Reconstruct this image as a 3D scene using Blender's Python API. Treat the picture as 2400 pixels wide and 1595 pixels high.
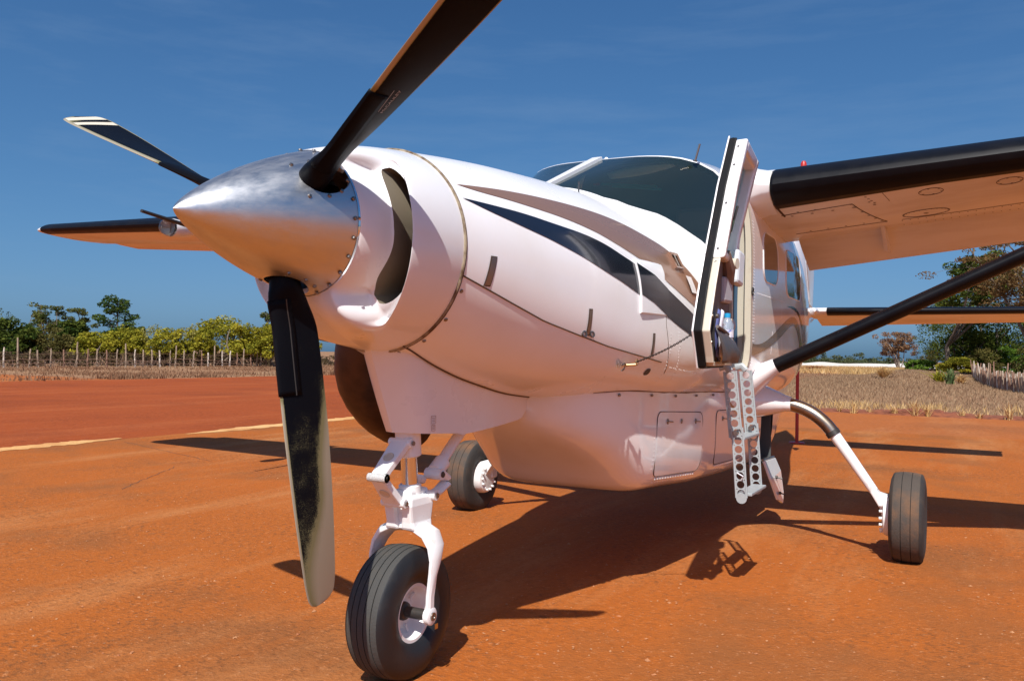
import bpy, bmesh, math, random
import numpy as np
from mathutils import Vector, Matrix
random.seed(7); RNG=np.random.default_rng(7)
for o in list(bpy.data.objects): bpy.data.objects.remove(o)
S=bpy.context.scene; COL=S.collection
R=math.radians
# ------------------------------------------------------------------ camera
def make_camera():
    yaw,pit,rol=3.63726,0.01672,0.01709
    fw=Vector((math.cos(yaw)*math.cos(pit),math.sin(yaw)*math.cos(pit),math.sin(pit)))
    r=fw.cross(Vector((0,0,1))).normalized(); u=r.cross(fw)
    r2=r*math.cos(rol)+u*math.sin(rol); u2=-r*math.sin(rol)+u*math.cos(rol)
    cd=bpy.data.cameras.new('camera'); cam=bpy.data.objects.new('camera',cd); COL.objects.link(cam)
    m=Matrix((r2,u2,-fw)).transposed().to_4x4(); m.translation=Vector((2.9416,2.1545,1.3919))
    cam.matrix_world=m
    cd.sensor_width=36; cd.lens=36*1981.6/2400; cd.clip_start=.05; cd.clip_end=6000
    S.camera=cam
make_camera()
# ------------------------------------------------------------------ sky and sun
SUN=Vector((.807,.25,1.0)).normalized()
W=bpy.data.worlds.new('World'); S.world=W; W.use_nodes=True
nt=W.node_tree; nt.nodes.clear()
sky=nt.nodes.new('ShaderNodeTexSky'); sky.sky_type='NISHITA'; sky.sun_disc=False
sky.sun_elevation=math.asin(SUN.z); sky.sun_rotation=math.atan2(SUN.x,SUN.y)
sky.altitude=0; sky.air_density=.6; sky.dust_density=1.5; sky.ozone_density=4.0
tc=nt.nodes.new('ShaderNodeTexCoord'); mp=nt.nodes.new('ShaderNodeMapping'); mp.inputs['Scale'].default_value=(2.0,1.1,9.0); mp.inputs['Rotation'].default_value=(.25,.1,.5)
nz=nt.nodes.new('ShaderNodeTexNoise'); nz.inputs['Scale'].default_value=2.2; nz.inputs['Detail'].default_value=7; nz.inputs['Roughness'].default_value=.62
rp=nt.nodes.new('ShaderNodeMapRange'); rp.inputs[1].default_value=.50; rp.inputs[2].default_value=.85; rp.inputs[3].default_value=0; rp.inputs[4].default_value=.22
mx=nt.nodes.new('ShaderNodeMix'); mx.data_type='RGBA'; mx.inputs[7].default_value=(2.5,3.6,5.2,1)
bg=nt.nodes.new('ShaderNodeBackground'); bg.inputs['Strength'].default_value=.085
out=nt.nodes.new('ShaderNodeOutputWorld'); k=nt.links.new
k(tc.outputs['Generated'],mp.inputs[0]);k(mp.outputs[0],nz.inputs['Vector']);k(nz.outputs[0],rp.inputs[0])
# camera-film response of the clear sky: gain and soft shoulder per channel
g1=nt.nodes.new('ShaderNodeVectorMath'); g1.operation='MULTIPLY'; g1.inputs[1].default_value=(.60,1.19,1.74)
g2=nt.nodes.new('ShaderNodeVectorMath'); g2.operation='MULTIPLY_ADD'; g2.inputs[1].default_value=(.1*.085,1.5*.085,1.9*.085); g2.inputs[2].default_value=(1,1,1)
g3=nt.nodes.new('ShaderNodeVectorMath'); g3.operation='DIVIDE'
g4=nt.nodes.new('ShaderNodeVectorMath'); g4.operation='SUBTRACT'; g4.inputs[1].default_value=(.50/.085,)*3     # the bright aureole round the sun keeps its own strength
g5=nt.nodes.new('ShaderNodeVectorMath'); g5.operation='MAXIMUM'; g5.inputs[1].default_value=(0,0,0)
g6=nt.nodes.new('ShaderNodeVectorMath'); g6.operation='ADD'
k(sky.outputs[0],g1.inputs[0]);k(sky.outputs[0],g2.inputs[0]);k(g1.outputs[0],g3.inputs[0]);k(g2.outputs[0],g3.inputs[1])
k(sky.outputs[0],g4.inputs[0]);k(g4.outputs[0],g5.inputs[0]);k(g3.outputs[0],g6.inputs[0]);k(g5.outputs[0],g6.inputs[1])
k(rp.outputs[0],mx.inputs[0]);k(g6.outputs[0],mx.inputs[6]);k(mx.outputs[2],bg.inputs[0]);k(bg.outputs[0],out.inputs[0])
sl=bpy.data.lights.new('sun','SUN'); sl.energy=4.6; sl.angle=R(.53); sl.color=(1,.965,.91)
so=bpy.data.objects.new('sun',sl); COL.objects.link(so); so.rotation_euler=SUN.to_track_quat('Z','Y').to_euler(); so.location=(20,6,25)
S.view_settings.view_transform='Standard'; S.view_settings.look='None'; S.view_settings.gamma=1; S.view_settings.use_curve_mapping=False
S.view_settings.exposure=0.38
S.render.engine='CYCLES'
S.cycles.max_bounces=8; S.cycles.diffuse_bounces=4; S.cycles.transparent_max_bounces=12
# ------------------------------------------------------------------ materials
MATS={}
def mat(name,base=(.8,.8,.8),rough=.5,metal=0,coat=0,noise=None,bump=None,spec=.5,alpha=None,trans=0):
    """noise=(scale,other colour,lo,hi[,stretch]); bump=(scale,strength)"""
    m=bpy.data.materials.new(name); m.use_nodes=True; MATS[name]=m
    nt=m.node_tree; b=nt.nodes['Principled BSDF']; L=nt.links.new
    b.inputs['Base Color'].default_value=(*base,1); b.inputs['Roughness'].default_value=rough; b.inputs['Metallic'].default_value=metal
    b.inputs['Coat Weight'].default_value=coat; b.inputs['Coat Roughness'].default_value=.06; b.inputs['Specular IOR Level'].default_value=spec
    b.inputs['Transmission Weight'].default_value=trans
    if noise or bump:
        tc=nt.nodes.new('ShaderNodeTexCoord')
    if noise:
        mp=nt.nodes.new('ShaderNodeMapping'); L(tc.outputs['Object'],mp.inputs[0])
        if len(noise)>4: mp.inputs['Scale'].default_value=noise[4]
        n=nt.nodes.new('ShaderNodeTexNoise'); n.inputs['Scale'].default_value=noise[0]; n.inputs['Detail'].default_value=6; n.inputs['Roughness'].default_value=.6
        L(mp.outputs[0],n.inputs['Vector'])
        r=nt.nodes.new('ShaderNodeMapRange'); r.inputs[1].default_value=noise[2]; r.inputs[2].default_value=noise[3]; L(n.outputs[0],r.inputs[0])
        x=nt.nodes.new('ShaderNodeMix'); x.data_type='RGBA'; x.inputs[6].default_value=(*base,1); x.inputs[7].default_value=(*noise[1],1)
        L(r.outputs[0],x.inputs[0]); L(x.outputs[2],b.inputs['Base Color'])
        rr=nt.nodes.new('ShaderNodeMapRange'); rr.inputs[1].default_value=.3; rr.inputs[2].default_value=.7; rr.inputs[3].default_value=max(0,rough-.06); rr.inputs[4].default_value=rough+.08
        L(n.outputs[0],rr.inputs[0]); L(rr.outputs[0],b.inputs['Roughness'])
    if bump:
        n=nt.nodes.new('ShaderNodeTexNoise'); n.inputs['Scale'].default_value=bump[0]; n.inputs['Detail'].default_value=5; L(tc.outputs['Object'],n.inputs['Vector'])
        bp=nt.nodes.new('ShaderNodeBump'); bp.inputs['Strength'].default_value=bump[1]; bp.inputs['Distance'].default_value=.01; L(n.outputs[0],bp.inputs['Height']); L(bp.outputs[0],b.inputs['Normal'])
    return m
white=mat('white_paint',(.84,.84,.85),.30,coat=.35,noise=(2.2,(.79,.77,.75),.45,.85),bump=(1.7,.02))
white2=mat('white_gloss_paint',(.85,.84,.84),.14,coat=.7,noise=(3,(.78,.75,.72),.5,.8),bump=(3.0,.04))
gearw=mat('gear_white',(.83,.83,.82),.32,coat=.2,noise=(14,(.55,.48,.40),.62,.85))
dirtyw=mat('underside_white',(.80,.78,.76),.38,coat=.2,noise=(3.0,(.60,.53,.46),.45,.8,(1,.3,1)))
alu=mat('polished_aluminium',(.66,.66,.67),.38,1,noise=(7,(.60,.60,.61),.3,.8,(.4,5,5)),bump=(5,.008))
chrome=mat('chrome',(.85,.87,.9),.08,1)
steel=mat('worn_steel',(.42,.36,.29),.32,1,noise=(12,(.22,.17,.12),.45,.7))
darkm=mat('dark_metal',(.07,.065,.06),.45,.6)
bolt_m=mat('fastener_steel',(.30,.27,.24),.4,1)
boot=mat('black_boot_rubber',(.005,.0055,.008),.38,noise=(7,(.009,.009,.011),.4,.8),bump=(6,.05),spec=.12)
blackp=mat('black_paint',(.010,.012,.020),.16,coat=.6)
goldp=mat('gold_paint',(.36,.205,.135),.2,coat=.6,metal=.35)
rubber=mat('tyre_rubber',(.030,.028,.027),.75,noise=(9,(.055,.040,.030),.45,.75),bump=(60,.2))
tread=mat('dusty_tread',(.062,.050,.041),.85,noise=(5,(.145,.078,.042),.45,.68),bump=(90,.25))
groove=mat('tread_groove',(.012,.011,.011),.9)
sealm=mat('black_seal',(.007,.007,.008),.6,noise=(30,(.03,.02,.015),.55,.85),spec=.2)
deice=mat('deice_rubber',(.004,.0042,.006),.5,spec=.06)
cream=mat('cream_primer',(.62,.57,.46),.42,noise=(9,(.50,.42,.31),.55,.85))
trim=mat('grey_trim',(.135,.115,.110),.65,bump=(120,.15))
vinyl=mat('grey_vinyl',(.085,.08,.082),.38,bump=(40,.15))
liner=mat('cabin_lining',(.09,.095,.095),.8)
dashm=mat('dash_black',(.025,.03,.03),.6)
gap=mat('panel_gap',(.10,.06,.04),.9)
inletm=mat('inlet_brown',(.20,.165,.115),.8)  # even brownish olive inside the inlet ducts
exhm=mat('burnt_steel',(.085,.045,.028),.5,.5,noise=(6,(.03,.02,.015),.4,.7))
greym=mat('ladder_grey',(.33,.36,.37),.4,noise=(20,(.30,.31,.30),.55,.8))
redm=mat('red_paint',(.42,.025,.02),.4)
bluecap=mat('blue_cap',(.02,.33,.62),.35)
paper=mat('paper',(.75,.76,.82),.7)
brass=mat('brass',(.60,.46,.24),.3,1)
bluerub=mat('blue_seal',(.045,.09,.15),.5)
clear=mat('clear_plastic',(.92,.96,1),.05,trans=1)
limeg=mat('pale_strip',(.86,.92,.80),.6)  # pale green of the strips behind the windscreen
teal=mat('teal_reflection',(.02,.30,.30),.4)  # teal of a reflection, given as surface colour
def glassmat(name,tint,mirror,haze=.03):
    m=bpy.data.materials.new(name); m.use_nodes=True; nt=m.node_tree; nt.nodes.clear(); L=nt.links.new
    o=nt.nodes.new('ShaderNodeOutputMaterial'); t=nt.nodes.new('ShaderNodeBsdfTransparent'); t.inputs[0].default_value=(*tint,1)
    g=nt.nodes.new('ShaderNodeBsdfGlossy'); g.inputs['Roughness'].default_value=.02; g.inputs[0].default_value=(1,1,1,1)
    f=nt.nodes.new('ShaderNodeFresnel'); f.inputs[0].default_value=mirror; x=nt.nodes.new('ShaderNodeMixShader')
    L(f.outputs[0],x.inputs[0]);L(t.outputs[0],x.inputs[1]);L(g.outputs[0],x.inputs[2])
    d=nt.nodes.new('ShaderNodeBsdfDiffuse'); d.inputs[0].default_value=(.38,.62,.56,1); y=nt.nodes.new('ShaderNodeMixShader'); y.inputs[0].default_value=haze   # greenish haze mixed into the glass to lift its dark tone
    L(x.outputs[0],y.inputs[1]);L(d.outputs[0],y.inputs[2]);L(y.outputs[0],o.inputs[0]); return m
glass=glassmat('windscreen_glass',(.82,.97,.92),1.75)
darkglass=mat('dark_window_glass',(.035,.032,.028),.04,coat=.5,spec=.7)
# ------------------------------------------------------------------ mesh helpers
class MB:
    def __init__(s): s.v=[];s.f=[];s.mi=[]
    def add(s,vs,fs,mi=0):
        o=len(s.v); s.v+= [tuple(p) for p in vs]; s.f+=[tuple(i+o for i in f) for f in fs]; s.mi+=[mi]*len(fs); return s
    def grid(s,rows,closed=False,mi=0,skip=None):
        n=len(rows[0]); vs=[p for r in rows for p in r]; fs=[]
        for i in range(len(rows)-1):
            for j in range(n if closed else n-1):
                if skip and skip(i,j): continue
                k=(j+1)%n
                fs.append((i*n+j,i*n+k,(i+1)*n+k,(i+1)*n+j))
        return s.add(vs,fs,mi)
    def loft(s,rings,cap=True,mi=0):
        s.grid(rings,True,mi); n=len(rings[0])
        if cap:
            s.add(rings[0],[tuple(range(n))[::-1]],mi); s.add(rings[-1],[tuple(range(n))],mi)
        return s
    def tube(s,pts,r,n=12,cap=True,mi=0,sx=1.0):
        pts=[Vector(p) for p in pts]; rs=r if isinstance(r,(list,tuple)) else [r]*len(pts)
        rings=[]; up=None
        for i,p in enumerate(pts):
            d=(pts[min(i+1,len(pts)-1)]-pts[max(i-1,0)]).normalized()
            if up is None:
                up=Vector((0,0,1)) if abs(d.z)<.9 else Vector((1,0,0))
            a=d.cross(up).normalized(); b=a.cross(d).normalized(); up=b
            rings.append([p+(a*math.cos(t)*sx+b*math.sin(t))*rs[i] for t in [2*math.pi*j/n for j in range(n)]])
        return s.loft(rings,cap,mi)
    def box(s,c,size,ax=None,mi=0):
        c=Vector(c); ax=ax or (Vector((1,0,0)),Vector((0,1,0)),Vector((0,0,1)))
        h=[a*(size[i]/2) for i,a in enumerate(ax)]
        vs=[c+h[0]*i+h[1]*j+h[2]*k for i in(-1,1) for j in(-1,1) for k in(-1,1)]
        return s.add(vs,[(0,1,3,2),(4,6,7,5),(0,4,5,1),(2,3,7,6),(0,2,6,4),(1,5,7,3)],mi)
    def lathe(s,prof,c,axis,n=32,mi=0,closed=False):
        """prof=[(along,r)] about axis through c"""
        c=Vector(c); ax=Vector(axis).normalized(); up=Vector((0,0,1)) if abs(ax.z)<.9 else Vector((1,0,0))
        a=ax.cross(up).normalized(); b=ax.cross(a)
        rings=[[c+ax*t+(a*math.cos(w)+b*math.sin(w))*r for w in [2*math.pi*j/n for j in range(n)]] for t,r in prof]
        if closed: rings.append(rings[0])
        return s.grid(rings,True,mi)
    def ball(s,c,r,n=8,m=6,sc=(1,1,1)):
        c=Vector(c)
        rings=[[c+Vector((math.cos(2*math.pi*j/n)*math.sin(t)*r*sc[0],math.sin(2*math.pi*j/n)*math.sin(t)*r*sc[1],math.cos(t)*r*sc[2])) for j in range(n)] for t in [math.pi*(i+.02)/(m+.04) for i in range(m+1)]]
        return s.loft(rings)
    def obj(s,name,mats,parent=None,smooth=True,sharp=38,kind=None,bevel=0,solid=0,label=None,attr=None):
        me=bpy.data.meshes.new(name); me.from_pydata([tuple(p) for p in s.v],[],s.f)
        mats=mats if isinstance(mats,(list,tuple)) else [mats]
        for m in mats: me.materials.append(m)
        if len(mats)>1: me.polygons.foreach_set('material_index',s.mi)
        bm=bmesh.new(); bm.from_mesh(me)
        if attr is None: bmesh.ops.remove_doubles(bm,verts=bm.verts,dist=1e-5)
        bmesh.ops.recalc_face_normals(bm,faces=bm.faces); bm.to_mesh(me); bm.free()
        if attr is not None:
            a=me.attributes.new(attr[0],'FLOAT','POINT'); a.data.foreach_set('value',attr[1])
        if smooth:
            me.shade_smooth(); me.set_sharp_from_angle(angle=R(sharp))
        o=bpy.data.objects.new(name,me); COL.objects.link(o)
        if parent: o.parent=parent
        if kind: o['kind']=kind
        if label: o['label']=label
        if solid:
            md=o.modifiers.new('s','SOLIDIFY'); md.thickness=solid; md.offset=0
        if bevel:
            md=o.modifiers.new('b','BEVEL'); md.width=bevel; md.segments=2; md.limit_method='ANGLE'; md.angle_limit=R(40)
        return o
def tag(o,label,cat,group=None):
    o['label']=label; o['category']=cat
    if group: o['group']=group
    return o
def thing(name,loc,label,cat,group=None):
    o=bpy.data.objects.new(name,None); COL.objects.link(o); o.location=loc; o.empty_display_size=.2
    return tag(o,label,cat,group)
def part_empty(name,parent):
    o=bpy.data.objects.new(name,None); COL.objects.link(o); o.parent=parent; o.empty_display_size=.1; return o
# ================================================================== fuselage section tables
def lerp_tab(tab,x):
    # tab sorted by descending x ; cubic hermite (catmull) interpolation
    n=len(tab)
    if x>=tab[0][0]: return tab[0][1]
    if x<=tab[-1][0]: return tab[-1][1]
    for i in range(n-1):
        x0,y0=tab[i];x1,y1=tab[i+1]
        if x0>=x>=x1:
            t=(x0-x)/(x0-x1)
            d=(y1-y0)
            def slope(k):
                if k<=0: a=(tab[1][1]-tab[0][1])/(tab[1][0]-tab[0][0]);return a
                if k>=n-1: return (tab[-1][1]-tab[-2][1])/(tab[-1][0]-tab[-2][0])
                a=(tab[k][1]-tab[k-1][1])/(tab[k][0]-tab[k-1][0]);b=(tab[k+1][1]-tab[k][1])/(tab[k+1][0]-tab[k][0])
                return 0 if a*b<=0 else 2*a*b/(a+b)
            m0=slope(i)*(x1-x0);m1=slope(i+1)*(x1-x0)
            return (2*t**3-3*t*t+1)*y0+(t**3-2*t*t+t)*m0+(-2*t**3+3*t*t)*y1+(t**3-t*t)*m1
T_W=[(.6,.30),(.13,.415),(-.5,.535),(-1.0,.625),(-1.5,.705),(-2.0,.775),(-2.4,.81),(-3.0,.82),(-4.6,.82),(-5.4,.785),(-6.5,.65),(-8,.40),(-9.6,.17),(-10.8,.04)]
T_ZB=[(.13,1.395),(-.1,1.32),(-.35,1.26),(-.8,1.19),(-1.3,1.155),(-2.0,1.13),(-3.0,1.09),(-4.5,1.03),(-5.5,1.01),(-6.5,1.09),(-7.4,1.30),(-9,1.72),(-10.8,1.98)]
T_ZC=[(.13,1.815),(-.5,1.74),(-1.0,1.68),(-1.6,1.63),(-2.2,1.61),(-4.5,1.61),(-7,1.8),(-10.8,2.05)]
T_NL=[(.13,2.0),(-.35,2.3),(-.9,2.7),(-1.3,3.2),(-2.0,3.8),(-4.5,3.8),(-6,2.6),(-10,2)]
T_ZTC=[(.13,2.230),(-.2,2.270),(-.57,2.304),(-1.2,2.340),(-1.5,2.348),(-1.9,2.352),(-2.6,2.36)]
T_NUC=[(.13,2.0),(-1,2.0),(-2.3,2.0)]
T_ZTR=[(-2.0,2.64),(-2.2,2.685),(-2.8,2.755),(-3.4,2.775),(-5.0,2.72),(-6.5,2.55),(-8,2.40),(-10.8,2.12)]
T_NUR=[(-2.0,4.2),(-2.5,5.0),(-3.0,5.5),(-4.5,5.0),(-6,3.2),(-8,2.2),(-10.8,2)]
def sup(x,ph,zt,n_u):
    w=lerp_tab(T_W,x);zb=lerp_tab(T_ZB,x);zc=lerp_tab(T_ZC,x)
    c,s=math.cos(ph),math.sin(ph)
    n=n_u if s>=0 else lerp_tab(T_NL,x)
    # radial form: r so |r c/w|^n+|r s/h|^n=1
    h=(zt-zc) if s>=0 else (zc-zb)
    r=(abs(c/w)**n+abs(s/h)**n)**(-1/n)
    return (x,r*c,zc+r*s)
def P_cowl(x,ph): return sup(x,ph,lerp_tab(T_ZTC,x),lerp_tab(T_NUC,x))
def P_cab(x,ph): return sup(x,ph,lerp_tab(T_ZTR,x),lerp_tab(T_NUR,x))
T_XB=[(0,-1.38),(.3,-1.46),(.5,-1.62),(.62,-1.80),(.70,-1.96),(.76,-2.02),(.9,-2.03)]
T_XC=[(2.9,-2.22),(2.66,-2.35),(2.60,-2.60),(2.5,-2.62),(2.35,-2.42),(2.1,-2.16),(1.9,-2.10),(1,-2.10)]
def ptab(tab,v):
    for (a,b),(c,d) in zip(tab,tab[1:]):
        if (a<=v<=c) or (a>=v>=c): return b+(d-b)*(v-a)/(c-a)
    return tab[-1][1] if abs(v-tab[-1][0])<abs(v-tab[0][0]) else tab[0][1]
def lineB(ph):
    if math.sin(ph)<=0: return -2.03
    x=-1.8
    for _ in range(30): x=.5*x+.5*ptab(T_XB,abs(P_cowl(x,ph)[1]))
    return x
T_PC=[(90,-2.20),(75,-2.22),(65,-2.32),(57,-2.52),(51,-2.66),(46,-2.62),(36,-2.36),(25,-2.14),(15,-2.10),(-200,-2.10)]
def lineC(ph):
    d=abs(math.degrees(ph)-90)
    return ptab(T_PC,90-d) if d<=270 else -2.1
def P_patch(ph,t):
    A=P_cowl(lineB(ph),ph);B=P_cab(lineC(ph),ph)
    return tuple(a+(b-a)*t for a,b in zip(A,B))
# ================================================================== SETTING: ground
def groundmat(name,base,streak,dark,scale=1.0,peb=.6,coords='Object',streakscale=(.10,.55,1)):
    m=bpy.data.materials.new(name); m.use_nodes=True; nt=m.node_tree; b=nt.nodes['Principled BSDF']; L=nt.links.new
    b.inputs['Roughness'].default_value=.92; b.inputs['Specular IOR Level'].default_value=.2
    tc=nt.nodes.new('ShaderNodeTexCoord')
    def noise(sc,det,ro,scale=(1,1,1),rot=0):
        mp=nt.nodes.new('ShaderNodeMapping'); mp.inputs['Scale'].default_value=scale; mp.inputs['Rotation'].default_value=(0,0,rot); L(tc.outputs[coords],mp.inputs[0])
        n=nt.nodes.new('ShaderNodeTexNoise'); n.inputs['Scale'].default_value=sc; n.inputs['Detail'].default_value=det; n.inputs['Roughness'].default_value=ro; L(mp.outputs[0],n.inputs['Vector']); return n.outputs[0]
    def mr(s,a,c,d=0,e=1):
        r=nt.nodes.new('ShaderNodeMapRange'); r.inputs[1].default_value=a; r.inputs[2].default_value=c; r.inputs[3].default_value=d; r.inputs[4].default_value=e; L(s,r.inputs[0]); return r.outputs[0]
    def mix(f,a,c):
        x=nt.nodes.new('ShaderNodeMix'); x.data_type='RGBA'
        L(f,x.inputs[0])
        for i,q in((6,a),(7,c)):
            if isinstance(q,tuple): x.inputs[i].default_value=(*q,1)
            else: L(q,x.inputs[i])
        return x.outputs[2]
    big=noise(.55*scale,6,.6,rot=.4); st=noise(1.6*scale,8,.68,streakscale,rot=.12); fine=noise(16*scale,6,.72); sp=noise(55*scale,3,.6,(1,.7,1))
    c=mix(mr(st,.50,.68,0,.85),base,streak)
    c=mix(mr(big,.50,.64,0,.75),c,dark)
    c=mix(mr(fine,.50,.70,0,.50),c,tuple(v*.62 for v in base))
    c=mix(mr(sp,.63,.72,0,.55),c,tuple(min(1,v*1.25+.07) for v in streak))
    pm=noise(.9*scale,5,.65,rot=1.1); f1=noise(26*scale,5,.75,(1,.8,1)); f2=noise(19*scale,6,.8,(1,.8,1),.7)
    def mul(p,q):
        x=nt.nodes.new('ShaderNodeMath'); x.operation='MULTIPLY'; L(p,x.inputs[0]); L(q,x.inputs[1]); return x.outputs[0]
    c=mix(mul(mr(f1,.50,.62,0,.85),mr(pm,.42,.60,.12,1)),c,tuple(v*.70 for v in dark))
    c=mix(mul(mr(f2,.58,.66,0,.8),mr(pm,.36,.60,.25,1)),c,tuple(min(1,v*1.12+.03) for v in streak))
    L(c,b.inputs['Base Color'])
    ad=nt.nodes.new('ShaderNodeMath'); ad.operation='ADD'; L(fine,ad.inputs[0]); L(sp,ad.inputs[1])
    bp=nt.nodes.new('ShaderNodeBump'); bp.inputs['Strength'].default_value=peb; bp.inputs['Distance'].default_value=.012; L(ad.outputs[0],bp.inputs['Height']); L(bp.outputs[0],b.inputs['Normal'])
    return m
apron_m=groundmat('dusty_apron',(.375,.102,.015),(.45,.185,.062),(.235,.086,.026),1.0,.8)
run_m=groundmat('red_laterite',(.30,.060,.010),(.40,.108,.030),(.23,.046,.009),.5,.5,streakscale=(.05,.9,1))
dirt_m=groundmat('pale_red_dirt',(.37,.108,.024),(.44,.18,.066),(.28,.092,.028),.5,.6)
plain_m=groundmat('dry_plain',(.30,.165,.085),(.36,.24,.13),(.24,.105,.05),.25,.5)
sand_m=groundmat('white_sand',(.74,.68,.60),(.80,.76,.70),(.62,.55,.46),.05,.3)
paint_m=groundmat('worn_line_paint',(.66,.37,.14),(.76,.50,.24),(.52,.22,.07),2.0,.3)
def sheet(name,poly,z,m,kind='structure'):
    mb=MB(); mb.add([(x,y,z) for x,y in poly],[tuple(range(len(poly)))]); return mb.obj(name,m,smooth=False,kind=kind)
sheet('ground',[(-4000,-4000),(4000,-4000),(4000,4000),(-4000,4000)],-.016,plain_m)
def wob(a,b,n,amp):
    out=[]
    for i in range(n+1):
        t=i/n; out.append((a[0]+(b[0]-a[0])*t+random.uniform(-amp,amp)*(abs(b[1]-a[1])>abs(b[0]-a[0])),a[1]+(b[1]-a[1])*t+random.uniform(-amp,amp)*(abs(b[0]-a[0])>=abs(b[1]-a[1]))))
    return out
# dirt around the apron, runway beyond its edge
sheet('dirt_shoulder',wob((-21.8,-60),(-21.8,40),110,.25)+[(60,40),(60,-60)],-.010,dirt_m)
sheet('runway',wob((-160,-31.2),(120,-31.2),240,.35)+[(120,-9.05),(-160,-8.75)],-.005,run_m)
sheet('apron',wob((-15.2,-9.2),(-15.0,12),60,.12)+[(40,12),(40,-9.55)],-.001,apron_m)
# worn painted edge line in two stretches
def line(y0,y1,x0,x1,n,w):
    up=[];lo=[]
    for i in range(n+1):
        t=i/n; x=x0+(x1-x0)*t; y=y0+(y1-y0)*t
        e=min(1,6*t,6*(1-t))*.8+.2
        up.append((x,y+w*.5*e*(1+random.uniform(-.30,.2)))); lo.append((x,y-w*.5*e*(1+random.uniform(-.30,.2))))
    sheet('painted_line',up+lo[::-1],.003,paint_m)
line(-9.36,-9.16,-5.7,-1.0,60,.40); line(-9.40,-9.12,-13.5,-6.75,60,.42)
# concrete joints
mb=MB()
def joint(a,b,n=24):
    pts=[Vector((a[0]+(b[0]-a[0])*i/n+random.uniform(-.015,.015),a[1]+(b[1]-a[1])*i/n+random.uniform(-.015,.015),0)) for i in range(n+1)]
    d=(Vector((b[0],b[1],0))-Vector((a[0],a[1],0))).normalized(); s=Vector((-d.y,d.x,0))
    mb.grid([[p+s*.004+Vector((0,0,.002)) for p in pts],[p-s*.004+Vector((0,0,.002)) for p in pts]])
joint((-5.4,-8.9),(-4.6,-6.2)); joint((-4.0,-6.1),(-2.6,-5.2)); joint((-9.2,-3),(-9.0,2.4))
mb.obj('concrete_joints',gap,kind='structure',smooth=False)
# loose gravel on the apron
def gravel():
    n=2000; v=[];f=[]
    base=np.array([(1,0,0),(0,1,0),(-1,0,0),(0,-1,0),(0,0,1),(0,0,-1)],float)
    fc=[(0,1,4),(1,2,4),(2,3,4),(3,0,4),(1,0,5),(2,1,5),(3,2,5),(0,3,5)]
    for i in range(n):
        d=random.uniform(0,1)**1.6*9+.9; a=R(208)+random.uniform(-.62,.62)
        x=2.94+d*math.cos(a); y=2.15+d*math.sin(a)
        if random.random()<.5: x+=random.gauss(0,.2); y+=random.gauss(0,.2)
        s=random.uniform(.003,.0085)*(1.6 if random.random()<.06 else 1)
        q=base*np.array([s*random.uniform(.8,1.5),s*random.uniform(.8,1.5),s*.6])+RNG.normal(0,s*.2,(6,3))
        o=len(v); v+=[tuple(p+np.array((x,y,.001))) for p in q]; f+=[tuple(k+o for k in t) for t in fc]
    m=MB(); m.v=v; m.f=f; m.mi=[0]*len(f)
    m.obj('gravel',mat('gravel_stone',(.36,.13,.05),.9,noise=(3,(.46,.24,.11),.4,.7)),smooth=False,kind='stuff',attr=('q',[0.0]*len(v)))
gravel()
# low bank of clods where the dirt ends
def berm():
    rows=[]
    ys=[ -14+.12*i for i in range(260)]
    for y in ys:
        h=.04+.07*max(0,math.sin(y*1.7)+math.sin(y*.53+1))*random.uniform(.3,1)
        rows.append([(-21.1+random.gauss(0,.05),y,-.03),(-21.45,y,h*.7),(-21.9+random.gauss(0,.06),y,h),(-22.5,y,h*.8),(-23.6,y,-.03)])
    MB().grid(rows).obj('dirt_bank',mat('bank_soil',(.26,.075,.028),.95,noise=(6,(.14,.04,.018),.4,.65),bump=(12,.6)),kind='structure')
berm()
def mzz(x,y): return np.exp(-((x+70)/15)**2-((y+2.3)/2.6)**2)*.62+.25*np.exp(-((x+74)/16)**2-((y-1.2)/3)**2)
def mound():
    rows=[]
    for i in range(41):
        x=-112+i*(75/40); row=[]
        for j in range(41):
            y=-15+j*(30/40); e=float(mzz(x,y))
            row.append((x,y,e-.06+.02*math.sin(x*1.3)*math.sin(y*1.9)))
        rows.append(row)
    MB().grid(rows).obj('mound',plain_m,kind='structure')
mound()
def sand():
    rows=[]
    for i in range(30):
        x=-150-i*3.2; rows.append([(x,-46+j*1.5,.22+.30*math.sin(j*.7+i*.5)*math.sin(j*.23)+.012*(i)) for j in range(38)])
    MB().grid(rows).obj('white_sand',sand_m,kind='structure')
sand()
# ------------------------------------------------------------------ dry grass (nobody could count the blades)
def varmat(name,c1,c2,trans=.3):
    m=bpy.data.materials.new(name); m.use_nodes=True; nt=m.node_tree; nt.nodes.clear(); L=nt.links.new
    o=nt.nodes.new('ShaderNodeOutputMaterial'); at=nt.nodes.new('ShaderNodeAttribute'); at.attribute_name='var'
    x=nt.nodes.new('ShaderNodeMix'); x.data_type='RGBA'; x.inputs[6].default_value=(*c1,1); x.inputs[7].default_value=(*c2,1); L(at.outputs['Fac'],x.inputs[0])
    d=nt.nodes.new('ShaderNodeBsdfDiffuse'); t=nt.nodes.new('ShaderNodeBsdfTranslucent'); L(x.outputs[2],d.inputs[0]); L(x.outputs[2],t.inputs[0])
    s=nt.nodes.new('ShaderNodeMixShader'); s.inputs[0].default_value=trans; L(d.outputs[0],s.inputs[1]); L(t.outputs[0],s.inputs[2]); L(s.outputs[0],o.inputs[0]); return m
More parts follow.
